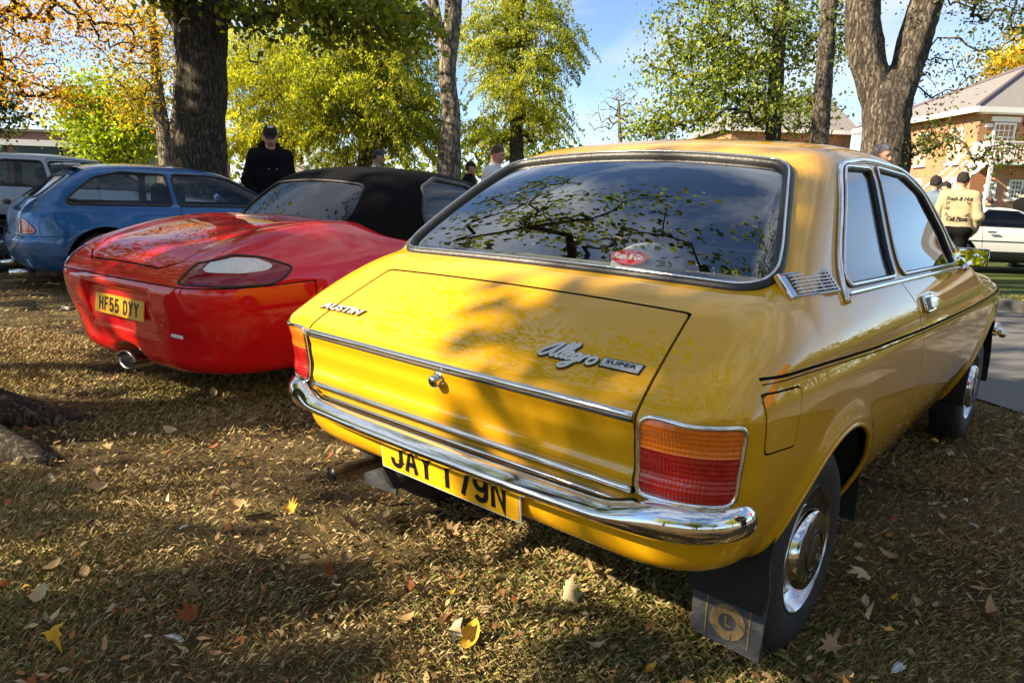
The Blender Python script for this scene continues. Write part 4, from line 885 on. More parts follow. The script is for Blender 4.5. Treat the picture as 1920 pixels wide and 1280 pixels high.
simple_car('white_coupe', 'white wedge-shaped coupe with black lower flanks on the grass beyond the road', (WC[0]-fw[0]*1.95+hd[1]*-.0, WC[1]-fw[1]*1.95, .02), whead, WHP,
    dict(len=3.9, h=1.24, top=[(-.3, .6), (.03, .84), (.4, .90), (.62, .95), (1.0, 1.16), (1.2, 1.215), (1.6, 1.225), (1.85, 1.19), (2.05, 1.10), (2.55, .84), (2.8, .80), (3.4, .74), (3.9, .62)], half=[(.1, .70), (.25, .77), (.45, .80), (.62, .795), (.78, .77), (.86, .74), (1.0, .66), (1.2, .555)],
         plan=[(-.2, .94), (.2, .97), (.8, 1), (2.5, 1), (3.5, .96), (3.9, .9)], rear=[(.2, .10), (.35, .02), (.55, 0), (.9, .05)], front=[(.2, 3.75), (.5, 3.9), (.7, 3.8)], bot=[(-.1, .25), (.5, .22), (3.5, .19), (4.1, .24)], crown=.07, r_corner=.14, r_top=.07, bow=.04,
         rw=[(-.54, .97), (.54, .97), (.48, 1.14), (-.48, 1.14)], ws=[(-.60, .86), (.60, .86), (.50, 1.165), (-.50, 1.165)], door=[(1.15, 1.17), (1.12, .85), (1.15, .3), (2.40, .3), (2.45, .80), (2.1, 1.02), (1.85, 1.15)], mir=(2.12, .93), mirm=WHP, hand=(1.27, .755), seat=1.75),
    [('door_window', [(1.02, .86), (2.28, .85), (2.02, 1.03), (1.80, 1.14), (1.26, 1.155), (1.13, 1.05)])], [(.45, .62), (.85, .62), (.85, .76), (.45, .76)],
    dict(arch=[(.75, .30), (3.05, .30)], RA=.325, wz=.285, r=.285, rim=.185, n=8, w=.04), sidestripe=.585, lower=.40)

# ------------------------------------------------------------------ ground, road, kerb
def nodes_ground():
    m = bpy.data.materials.new('dry_lawn'); m.use_nodes = True; t = m.node_tree; b = t.nodes['Principled BSDF']; lk = t.links.new; b.inputs['Roughness'].default_value = .95; b.inputs['Specular IOR Level'].default_value = .15
    co = t.nodes.new('ShaderNodeTexCoord')
    def noise(s, d=6, r=.6):
        n = t.nodes.new('ShaderNodeTexNoise'); n.inputs['Scale'].default_value = s; n.inputs['Detail'].default_value = d; n.inputs['Roughness'].default_value = r; lk(co.outputs['Object'], n.inputs['Vector']); return n.outputs['Fac']
    def ramp(f, a, c): r = t.nodes.new('ShaderNodeValToRGB'); r.color_ramp.elements[0].position = a; r.color_ramp.elements[1].position = c; lk(f, r.inputs[0]); return r.outputs[0]
    def mix(f, a, c):
        x = t.nodes.new('ShaderNodeMixRGB'); lk(f, x.inputs[0])
        for i, v in ((1, a), (2, c)):
            if isinstance(v, tuple): x.inputs[i].default_value = (*v, 1)
            else: lk(v, x.inputs[i])
        return x.outputs[0]
    soil = mix(ramp(noise(60, 8, .7), .40, .62), (.048, .034, .018), (.15, .105, .054))
    straw = mix(ramp(noise(130, 8, .75), .38, .64), (.09, .064, .03), (.32, .23, .105))
    green = mix(ramp(noise(90, 6, .7), .4, .62), (.035, .048, .012), (.10, .115, .030))
    c = mix(ramp(noise(2.2), .42, .60), soil, straw); c = mix(ramp(noise(1.1, 7), .56, .78), c, green)
    # greener lawn beyond the road
    sp = t.nodes.new('ShaderNodeSeparateXYZ'); lk(co.outputs['Object'], sp.inputs[0]); dt = t.nodes.new('ShaderNodeMath'); dt.operation = 'MULTIPLY_ADD'; dt.inputs[1].default_value = .62; lk(sp.outputs['X'], dt.inputs[0]); lk(sp.outputs['Y'], dt.inputs[2])
    mr = t.nodes.new('ShaderNodeMapRange'); mr.inputs['From Min'].default_value = 8; mr.inputs['From Max'].default_value = 10; lk(dt.outputs[0], mr.inputs['Value'])
    lawn = mix(ramp(noise(20, 8, .7), .35, .65), (.045, .075, .015), (.12, .145, .035)); c = mix(mr.outputs[0], c, lawn)
    lk(c, b.inputs['Base Color'])
    bp = t.nodes.new('ShaderNodeBump'); bp.inputs['Strength'].default_value = .9; bp.inputs['Distance'].default_value = .03; lk(noise(70, 9, .75), bp.inputs['Height']); lk(bp.outputs[0], b.inputs['Normal']); return m
def zgr(x, y):
    x = np.asarray(x, float); y = np.asarray(y, float); t = np.clip((-9-x)/7, 0, 1); q = .25*t*t*(3-2*t)
    near = np.clip(1-np.hypot(x, y)/30, 0, 1); return q+near*(.010*np.sin(3.1*x+1.3*y)+.008*np.sin(5.3*y-2.2*x+1))
def ground():
    a = np.unique(np.concatenate([np.linspace(-12, 12, 121), np.linspace(-30, 30, 61), np.array([-900, -500, -250, -120, -70, -45, 45, 70, 120, 250, 500, 900.])]))
    X, Y = np.meshgrid(a, a, indexing='ij'); n = len(a); V = np.stack([X.ravel(), Y.ravel(), zgr(X, Y).ravel()-.004], 1)
    i = np.arange(n*n).reshape(n, n); Q = np.stack([i[:-1, :-1].ravel(), i[1:, :-1].ravel(), i[1:, 1:].ravel(), i[:-1, 1:].ravel()], 1)
    o = mobj('ground', V, Q, nodes_ground()); o['kind'] = 'structure'
ground()
kd = np.array((.85, -.53)); kd /= np.linalg.norm(kd); kn = np.array((-kd[1], kd[0])); K0 = np.array((.03, 9.15))
def road():
    m = pmat('tarmac', (.13, .126, .124), .9, bump=(220, .5), var=(9, (.17, .16, .15), .7)); n = 60; V = []; Fc = []
    for i, s in enumerate(np.linspace(-9, 45, n)):
        p = K0+kd*s; wv = 4.05+.12*math.sin(s*1.7)+.09*math.sin(s*4.1+1); V += [(*(p-kn*.002), .030), (*(p-kn*wv), .022)]
    for i in range(n-1): Fc.append((2*i, 2*i+1, 2*i+3, 2*i+2))
    o = mobj('road', V, Fc, m); o['kind'] = 'structure'
    km = pmat('kerb_stone', (.16, .155, .145), .85, bump=(60, .4), var=(14, (.09, .085, .075), .7)); ax = [(*kd, 0), (*kn, 0), (0, 0, 1)]
    kb = empty('kerb', (0, 0, 0)); kb['kind'] = 'structure'
    for k in range(-8, 34):
        c = K0+kd*(k*.915+.45)+kn*.06; MB().box((*c, .055), (.905, .125, .19), ax, .012).build('kerb_stone', km, kb)
road()
# ------------------------------------------------------------------ grass blades, litter, fallen leaves
def ground_samples(n, near=.55, far=9., pw=1.0):
    """random ground points inside the camera's ground wedge, denser near the camera"""
    P = []
    while sum(len(p) for p in P) < n:
        d = near+(far-near)*RNG.random(n*2)**pw; u = RNG.uniform(-.80, .80, n*2)
        f = CF[:2]/np.linalg.norm(CF[:2]); r = np.array((f[1], -f[0])); q = CAM[:2]+d[:, None]*(f+u[:, None]*r); P.append(q)
    return np.concatenate(P)[:n]
def on_road(q): return ((q-K0)@kn < 0) & ((q-K0)@kn > -4.0) & ((q-K0)@kd > -9)
def grass():
    q = np.concatenate([ground_samples(400000, .5, 5.4, 1.15), ground_samples(60000, 4, 10, 1.0)]); q = q[~on_road(q)]
    cl = np.sin(q[:, 0]*2.3+1)*np.sin(q[:, 1]*2.9)+.5*np.sin(q[:, 0]*7.1)*np.sin(q[:, 1]*6.3+2); pt = np.sin(q[:, 0]*1.1+.4)*np.sin(q[:, 1]*1.3+1.1)+.6*np.sin(q[:, 0]*2.7+q[:, 1]*1.9)+.4*np.sin(q[:, 0]*5.1-q[:, 1]*6.7+2)
    q = q[RNG.random(len(q)) < np.clip(.55+.42*cl+.45*pt, .14, 1)]
    n = len(q); d = np.hypot(*(q-CAM[:2]).T); z = zgr(q[:, 0], q[:, 1])-.005; L_ = RNG.uniform(.012, .040, n)*(1+.05*d); w = RNG.uniform(.00022, .00046, n)*(1+.30*d); a = RNG.uniform(0, 6.283, n); tl = RNG.uniform(.5, 1.5, n)
    dr = np.stack([np.cos(a), np.sin(a)], 1); sd_ = np.stack([-np.sin(a), np.cos(a)], 1)
    B = np.stack([q[:, 0], q[:, 1], z], 1); hd_ = np.concatenate([dr*np.sin(tl)[:, None], np.cos(tl)[:, None]], 1); s3 = np.concatenate([sd_, np.zeros((n, 1))], 1)
    mid = B+hd_*(L_*.55)[:, None]+np.array((0, 0, .15))*L_[:, None]; tip = B+hd_*L_[:, None]
    V = np.stack([B-s3*w[:, None], B+s3*w[:, None], mid+s3*(w*.7)[:, None], tip], 1).reshape(-1, 3); b = np.arange(n)*4
    T = np.stack([np.stack([b, b+1, b+2], 1), np.stack([b, b+2, b+3], 1)], 1).reshape(-1, 3)
    pal = np.array([(.48, .35, .155), (.37, .265, .11), (.26, .185, .075), (.54, .42, .21), (.15, .175, .04), (.21, .23, .055)])
    gp = np.clip(.13+.36*np.sin(q[:, 0]*1.9+.7)*np.sin(q[:, 1]*1.6+.4), .06, .6); isg = RNG.random(n) < gp
    k = np.where(isg, RNG.integers(4, 6, n), RNG.integers(0, 4, n)); c = pal[k]*RNG.uniform(.7, 1.25, (n, 1)); C4 = np.concatenate([c, np.ones((n, 1))], 1)
    o = mobj('grass', V, T, pmat('grass_blades', (.2, .15, .06), .8, attr='Col', spec=.2), None, smooth=False, cols=np.repeat(C4, 4, 0)); tag(o, 'short dry autumn grass covering the ground around the cars', 'grass', kind='stuff')
grass()
def leaf_mesh(kind, seed):
    r = np.random.default_rng(seed)
    if kind == 'oval': ol = [(0, -.5), (.16, -.38), (.27, -.12), (.25, .14), (.13, .36), (0, .5), (-.13, .36), (-.25, .14), (-.27, -.12), (-.16, -.38)]
    elif kind == 'beech': ol = [(0, -.5), (.20, -.42), (.33, -.22), (.36, 0), (.31, .22), (.18, .40), (0, .52), (-.20, .38), (-.33, .18), (-.36, -.04), (-.31, -.26), (-.18, -.42)]
    elif kind == 'shred': ol = [(0, -.5), (.10, -.2), (.14, .1), (.05, .5), (-.06, .42), (-.12, .05), (-.10, -.25)]
    else: ol = [(0, -.45), (.12, -.30), (.42, -.34), (.34, -.12), (.52, .10), (.26, .12), (.30, .38), (.12, .26), (0, .55), (-.12, .26), (-.30, .38), (-.26, .12), (-.52, .10), (-.34, -.12), (-.42, -.34), (-.12, -.30)]
    P = np.array(ol); n = len(P); inn = P*.5; cu = r.uniform(.4, 3.2)*r.choice((-1, 1, 1)); cv = r.uniform(-.5, 1.8); tw = r.uniform(-1.6, 1.6); ph = r.uniform(0, 6); P = P*(1+.15*r.normal(size=(n, 1))*(kind == 'maple'))*np.array((r.uniform(.6, 1), 1)); inn = P*.5
    def lift(p): x, y = p[:, 0], p[:, 1]; return np.stack([x, y, .04+cu*x*x+cv*y*y+tw*x*y+.06*np.sin(9*x+ph)*np.cos(8*y)], 1)
    V = np.vstack([lift(np.zeros((1, 2))), lift(inn), lift(P)]); V[:, 2] -= V[:, 2].min()-.01
    Fc = [(0, 1+i, 1+(i+1) % n) for i in range(n)]+[(1+i, 1+n+i, 1+n+(i+1) % n, 1+(i+1) % n) for i in range(n)]
    if kind != 'shred':
        b = len(V); y0 = -.45; s = np.array([(0, y0, V[1+n][2]), (.012, y0, V[1+n][2]), (.05, y0-.38, .03), (.04, y0-.38, .03)]); V = np.vstack([V, s]); Fc.append((b, b+1, b+2, b+3))
    me = bpy.data.meshes.new('fallen_leaf'); me.from_pydata(V.tolist(), [], Fc); me.polygons.foreach_set('use_smooth', np.ones(len(me.polygons), bool)); return me
def leafmat(name, c, c2): 
    m = pmat(name, c, .7, var=(26, c2, .8), spec=.25); return m
LC = {'brown': leafmat('leaf_brown', (.20, .105, .035), (.12, .06, .022)), 'tan': leafmat('leaf_tan', (.40, .27, .13), (.28, .17, .07)), 'rust': leafmat('leaf_rust', (.32, .10, .025), (.20, .06, .02)), 'yellow': leafmat('leaf_yellow', (.62, .36, .03), (.45, .25, .02)), 'olive': leafmat('leaf_olive', (.25, .24, .06), (.16, .15, .04)), 'pale': leafmat('leaf_pale', (.52, .42, .25), (.40, .30, .15))}
def fallen():
    kinds = [('maple', 'tan'), ('oval', 'tan'), ('beech', 'brown'), ('beech', 'tan'), ('oval', 'rust'), ('shred', 'pale'), ('oval', 'yellow'), ('shred', 'tan'), ('oval', 'pale'), ('oval', 'brown'), ('shred', 'brown')]
    adj = {'tan': 'dry tan', 'brown': 'dark brown', 'rust': 'rust red', 'pale': 'pale straw-coloured', 'yellow': 'small yellow'}; noun = {'maple': 'lobed leaf', 'oval': 'narrow oval leaf', 'beech': 'broad oval leaf', 'shred': 'torn leaf scrap'}
    protos = []
    for i, (k, c) in enumerate(kinds):
        for s in range(2): me = leaf_mesh(k, i*7+s); me.materials.append(LC[c]); protos.append((me, k, c))
    q = ground_samples(1500, .62, 4.6, 1.25); q = q[~on_road(q)]; q = q[~((np.abs(q[:, 0]) < .62) & (q[:, 1] > .45) & (q[:, 1] < 4))]; q = q[~((q[:, 0] < -2.2) & (q[:, 0] > -3.7) & (q[:, 1] > .7))]
    keep = []
    for p in q:
        if all(np.hypot(*(p-r)) > .05 for r in keep[-200:]): keep.append(p)
    for p in keep[:283]:
        me, k, c = protos[int(RNG.integers(len(protos)))]; o = bpy.data.objects.new('fallen_leaf', me); COL.objects.link(o); s = RNG.uniform(.028, .078)
        o.location = (p[0], p[1], float(zgr(*p))+.026); o.scale = (s,)*3; o.rotation_euler = (RNG.uniform(-.5, .5), RNG.uniform(-.5, .5), RNG.uniform(0, 6.28))
        tag(o, f'{adj[c]} fallen {noun[k]} lying in the grass', 'leaf', f'{adj[c]} fallen leaves, {noun[k]}')
    # the ones that stand out
    def one(px, py, kind, c, s, rz, label, tilt=(0, 0)):
        d = (CF+CR*(px-960)/FOC-CU*(py-640)/FOC); p = CAM+d*(-CAM[2]/d[2]); me = leaf_mesh(kind, int(px)); me.materials.append(LC[c]); o = bpy.data.objects.new('fallen_leaf', me); COL.objects.link(o); o.location = (p[0], p[1], float(zgr(p[0], p[1]))+.018); o.scale = (s*.8,)*3; o.rotation_euler = (*tilt, rz); tag(o, label, 'leaf')
    one(882, 1210, 'beech', 'yellow', .105, R(25), 'large bright yellow oval leaf standing out on the grass in front', (R(35), R(10)))
    one(1456, 1242, 'beech', 'olive', .075, R(80), 'pale green leaf lying behind the right rear tyre'); one(1305, 1180, 'oval', 'yellow', .065, R(60), 'yellow leaf under the rubber mud flap')
    one(1610, 1085, 'maple', 'pale', .11, R(100), 'large curled straw-coloured leaf beside the right rear wheel', (R(20), 0)); one(545, 955, 'maple', 'yellow', .10, R(30), 'yellowish lobed leaf in the sun left of the exhaust', (R(20), 0)); one(445, 965, 'maple', 'tan', .12, R(200), 'big tan lobed leaf farther left of the exhaust', (R(-15), 0))
    one(100, 1225, 'maple', 'yellow', .068, R(10), 'golden lobed leaf near the lower left corner'); one(195, 925, 'maple', 'tan', .13, R(300), 'broad tan leaf beside the tree root'); one(160, 1090, 'oval', 'tan', .10, R(250), 'long tan leaf alone on the left'); one(360, 1160, 'maple', 'rust', .085, R(40), 'curled rust-brown leaf at lower left', (R(40), 0))
    one(1075, 1125, 'maple', 'pale', .10, R(10), 'pale upright curled leaf casting a shadow in front of the bumper', (R(60), 0)); one(1105, 1080, 'shred', 'tan', .12, R(50), 'tan leaf stalk under the bumper corner'); one(845, 1215, 'maple', 'pale', .085, R(160), 'pale curled leaf beside the large yellow leaf'); one(840, 1000, 'maple', 'tan', .10, R(80), 'tan crumpled leaf under the number plate', (R(40), 0)); one(655, 985, 'maple', 'tan', .11, R(120), 'tan crumpled leaves below the exhaust', (R(35), 0)); one(1775, 860, 'maple', 'pale', .10, R(60), 'pale leaf on the ground between right wheels'); one(1860, 1155, 'oval', 'tan', .12, R(20), 'tan leaf on bare earth at the far right')
    fm = pmat('white_down', (.80, .80, .80), .9, bump=(200, .5))
    for px, py, s, lb in ((325, 1203, .06, 'large white feather at lower left on the grass'), (347, 1003, .035, 'small fluffy white feather on the grass left of the exhaust'), (1405, 990, .0, ''), (1822, 993, .045, 'white feather right of the rear wheel'), (1810, 942, .03, 'smaller white feather farther right of the rear wheel'), (1680, 1265, .06, 'white feather at the bottom right of the picture')):
        if not s: continue
        d = (CF+CR*(px-960)/FOC-CU*(py-640)/FOC); p = CAM+d*(-CAM[2]/d[2]); mb = MB(); L0 = np.linspace(-.5, .5, 9)
        mb.tube([(t*s, .08*s*math.sin(3*t), .012+.1*s*(1-4*t*t)) for t in L0], .0008, 5)
        for t in np.linspace(-.42, .5, 22):
            for sg in (-1, 1):
                l = .24*s*(1-abs(t)*1.2); c = np.array((t*s, .08*s*math.sin(3*t), .012+.1*s*(1-4*t*t))); e = c+np.array((l*.7, sg*l, RNG.uniform(-.1, .3)*l)); mb.add([c, c+np.array((.03*s, 0, 0)), e+np.array((.02*s, 0, .002)), e], [(0, 1, 2, 3)])
        o = mb.build('feather', fm); o.location = (p[0], p[1], float(zgr(p[0], p[1]))+.01); o.rotation_euler[2] = RNG.uniform(0, 6); tag(o, lb, 'feather')
    # uncountable small litter
    q = ground_samples(16000, .55, 8, 1.1); q = q[~on_road(q) | (RNG.random(len(q)) < .06)]; n = len(q); s = .003+.014*RNG.random(n)**2*(1+.12*np.hypot(*(q-CAM[:2]).T)); a = RNG.uniform(0, 6.28, n); asp = RNG.uniform(.25, .6, n)
    u = np.stack([np.cos(a), np.sin(a), RNG.uniform(-.6, .6, n)], 1)*s[:, None]; v = np.stack([-np.sin(a), np.cos(a), RNG.uniform(-.7, .7, n)], 1)*(s*asp)[:, None]; B = np.stack([q[:, 0], q[:, 1], zgr(q[:, 0], q[:, 1])+.010+.012*RNG.random(n)], 1)
    jt = RNG.uniform(-.45, .45, (n, 4, 1)); V = (np.stack([B-u, B+v, B+u, B-v], 1)+jt*np.stack([v, u, v, u], 1)).reshape(-1, 3); Q = np.arange(n*4).reshape(n, 4); pal = np.array([(.34, .22, .10), (.20, .11, .04), (.42, .32, .18), (.13, .075, .03), (.30, .13, .04), (.38, .29, .16)]); c = pal[RNG.integers(0, 6, n)]*RNG.uniform(.7, 1.2, (n, 1))
    o = mobj('leaf_litter', V, Q, pmat('litter', (.2, .1, .05), .8, attr='Col', spec=.2), None, smooth=False, cols=np.repeat(np.concatenate([c, np.ones((n, 1))], 1), 4, 0)); tag(o, 'small scraps of dead leaves scattered over the grass', 'leaf litter', kind='stuff')
fallen()

# ------------------------------------------------------------------ trees
def bark(name, c, c2, sc_=19):
    if name in MATS: return MATS[name]
    m = bpy.data.materials.new(name); m.use_nodes = True; t = m.node_tree; b = t.nodes['Principled BSDF']; lk = t.links.new; b.inputs['Roughness'].default_value = .92; b.inputs['Specular IOR Level'].default_value = .15
    co = t.nodes.new('ShaderNodeTexCoord'); mp = t.nodes.new('ShaderNodeMapping'); mp.inputs['Scale'].default_value = (1, 1, .22); lk(co.outputs['Object'], mp.inputs[0])
    v = t.nodes.new('ShaderNodeTexNoise'); v.inputs['Scale'].default_value = sc_; v.inputs['Detail'].default_value = 9; v.inputs['Roughness'].default_value = .68; v.inputs['Distortion'].default_value = .9; lk(mp.outputs[0], v.inputs['Vector'])
    va = t.nodes.new('ShaderNodeVectorMath'); va.operation = 'MULTIPLY_ADD'; va.inputs[1].default_value = (.16, .16, .16); lk(v.outputs['Color'], va.inputs[0]); lk(mp.outputs[0], va.inputs[2])
    vo = t.nodes.new('ShaderNodeTexVoronoi'); vo.feature = 'DISTANCE_TO_EDGE'; vo.inputs['Scale'].default_value = sc_*.95; lk(va.outputs[0], vo.inputs['Vector'])
    pw = t.nodes.new('ShaderNodeMapRange'); pw.inputs['From Max'].default_value = .16; pw.inputs['To Min'].default_value = -.22; pw.inputs['To Max'].default_value = .05; lk(vo.outputs['Distance'], pw.inputs['Value']); sm = t.nodes.new('ShaderNodeMath'); lk(pw.outputs[0], sm.inputs[0]); lk(v.outputs['Fac'], sm.inputs[1])
    r = t.nodes.new('ShaderNodeValToRGB'); r.color_ramp.elements[0].position = .28; r.color_ramp.elements[1].position = .56; r.color_ramp.elements[0].color = (.10, .10, .10, 1); lk(sm.outputs[0], r.inputs[0])
    n2 = t.nodes.new('ShaderNodeTexNoise'); n2.inputs['Scale'].default_value = 3; n2.inputs['Detail'].default_value = 8; n2.inputs['Roughness'].default_value = .7; lk(co.outputs['Object'], n2.inputs[0])
    mx = t.nodes.new('ShaderNodeMixRGB'); mx.inputs[1].default_value = (*c, 1); mx.inputs[2].default_value = (*c2, 1); lk(n2.outputs['Fac'], mx.inputs[0])
    m2 = t.nodes.new('ShaderNodeMixRGB'); m2.blend_type = 'MULTIPLY'; m2.inputs[0].default_value = .8; lk(mx.outputs[0], m2.inputs[1]); lk(r.outputs[0], m2.inputs[2]); lk(m2.outputs[0], b.inputs['Base Color'])
    ad = t.nodes.new('ShaderNodeMath'); ad.operation = 'MULTIPLY_ADD'; ad.inputs[1].default_value = .35; lk(n2.outputs['Fac'], ad.inputs[0]); lk(r.outputs[0], ad.inputs[2])
    bp = t.nodes.new('ShaderNodeBump'); bp.inputs['Strength'].default_value = .8; bp.inputs['Distance'].default_value = .05; lk(ad.outputs[0], bp.inputs['Height']); lk(bp.outputs[0], b.inputs['Normal']); MATS[name] = m; return m
BARK = bark('grey_bark', (.13, .105, .08), (.25, .21, .165)); BARKD = bark('dark_bark', (.09, .075, .058), (.19, .16, .12), 22); BARKP = bark('pale_bark', (.26, .22, .165), (.40, .34, .27), 15)
def foliage_mat():
    m = bpy.data.materials.new('foliage'); m.use_nodes = True; t = m.node_tree; t.nodes.clear(); lk = t.links.new
    o = t.nodes.new('ShaderNodeOutputMaterial'); a = t.nodes.new('ShaderNodeVertexColor'); a.layer_name = 'Col'
    d = t.nodes.new('ShaderNodeBsdfPrincipled'); d.inputs['Roughness'].default_value = .5; d.inputs['Specular IOR Level'].default_value = .35; tr = t.nodes.new('ShaderNodeBsdfTranslucent')
    h = t.nodes.new('ShaderNodeHueSaturation'); h.inputs['Value'].default_value = 1.5; h.inputs['Saturation'].default_value = 1.1; h.inputs['Hue'].default_value = .485
    x = t.nodes.new('ShaderNodeMixShader'); x.inputs[0].default_value = .48; lk(a.outputs[0], d.inputs['Base Color']); lk(a.outputs[0], h.inputs['Color']); lk(h.outputs[0], tr.inputs[0]); lk(d.outputs[0], x.inputs[1]); lk(tr.outputs[0], x.inputs[2]); lk(x.outputs[0], o.inputs[0]); return m
FOL = foliage_mat()
def leaves(P, size, pal, out=None, tint=None, droop=.3, asp=.55, jitter=.35, shade=None, seedn=0):
    """diamond leaves with a fold, at points P"""
    n = len(P); ax = RNG.normal(size=(n, 3)); ax[:, 2] -= droop*1.6; ax /= np.linalg.norm(ax, axis=1, keepdims=True); b = RNG.normal(size=(n, 3)); b -= ax*(b*ax).sum(1, keepdims=True); b /= np.linalg.norm(b, axis=1, keepdims=True); nn = np.cross(ax, b)
    s = size*RNG.uniform(1-jitter, 1+jitter, n)[:, None]; V = np.stack([P-ax*s*.5, P+b*s*asp*.5+nn*s*.10, P+ax*s*.5, P-b*s*asp*.5+nn*s*.10], 1).reshape(-1, 3)
    q = np.arange(n)*4; T = np.stack([np.stack([q, q+1, q+2], 1), np.stack([q, q+2, q+3], 1)], 1).reshape(-1, 3)
    pal = np.array(pal); c = pal[RNG.integers(0, len(pal), n)]*RNG.uniform(.75, 1.25, (n, 1))*(1 if tint is None else tint[:, None]); return V, T, np.repeat(np.concatenate([c, np.ones((n, 1))], 1), 4, 0)
def grow(trunks, blobs, rtip=.008, expo=.46, step=.35, wig=.10):
    """limbs from the trunk polylines out to points scattered in the crown blobs"""
    nodes = []; par = []; fixed = []
    for tr in trunks:
        P = np.array([p[:3] for p in tr], float); rr = np.array([p[3] for p in tr], float); s = np.r_[0, np.cumsum(np.linalg.norm(np.diff(P, axis=0), axis=1))]; t = np.linspace(0, s[-1], max(int(s[-1]/step), 3))
        Q = np.stack([np.interp(t, s, P[:, i]) for i in range(3)], 1); rq = np.interp(t, s, rr)
        j = -1 if not nodes else int(np.argmin(np.linalg.norm(np.array(nodes)-Q[0], axis=1)))
        for p, r_ in zip(Q, rq): nodes.append(p); par.append(j); fixed.append(r_); j = len(nodes)-1
    nfix = len(nodes); tips = []
    A = []
    for c, r_, n in blobs:
        d = RNG.normal(size=(n, 3)); d /= np.linalg.norm(d, axis=1, keepdims=True); A.append(np.array(c)+d*(RNG.random((n, 1))**.45)*np.array(r_))
    A = np.concatenate(A); N0 = np.array(nodes); lowz = N0[:, 2].max()*.25
    A = A[np.argsort([np.linalg.norm(N0-a, axis=1).min() for a in A])]; buf = np.empty((len(nodes)+len(A)*40, 3)); buf[:len(nodes)] = N0; cnt = len(nodes)
    ok = np.zeros(len(buf), bool); ok[:cnt] = N0[:, 2] > min(lowz, N0[:, 2].max()-.5)
    paths = []
    for a in A:
        d = np.linalg.norm(buf[:cnt]-a, axis=1)+np.where(buf[:cnt, 2] > a[2]+.3, .6, 0)+np.where(ok[:cnt], 0, 99); j = int(np.argmin(d)); p0 = buf[j]; L_ = np.linalg.norm(a-p0); k = int(np.clip(L_/step, 2, 30)); off = RNG.normal(size=3)*wig*L_+np.array((0, 0, .10*L_)); idx = [j]
        for i in range(1, k+1):
            t = i/k; p = p0+(a-p0)*t+off*math.sin(math.pi*t)+(RNG.normal(size=3)*.03 if i < k else 0); buf[cnt] = p; nodes.append(p); par.append(idx[-1]); fixed.append(0); ok[cnt] = True; idx.append(cnt); cnt += 1
        paths.append(idx); tips.append(a)
    w_ = np.zeros(cnt)
    for idx in paths: w_[idx[-1]] += 1
    for i in range(cnt-1, -1, -1):
        if par[i] >= 0: w_[par[i]] += w_[i]
    rad = rtip*np.maximum(w_, 1)**expo; rad[:nfix] = np.array(fixed[:nfix]); return buf[:cnt], paths, rad, np.array(tips), nfix
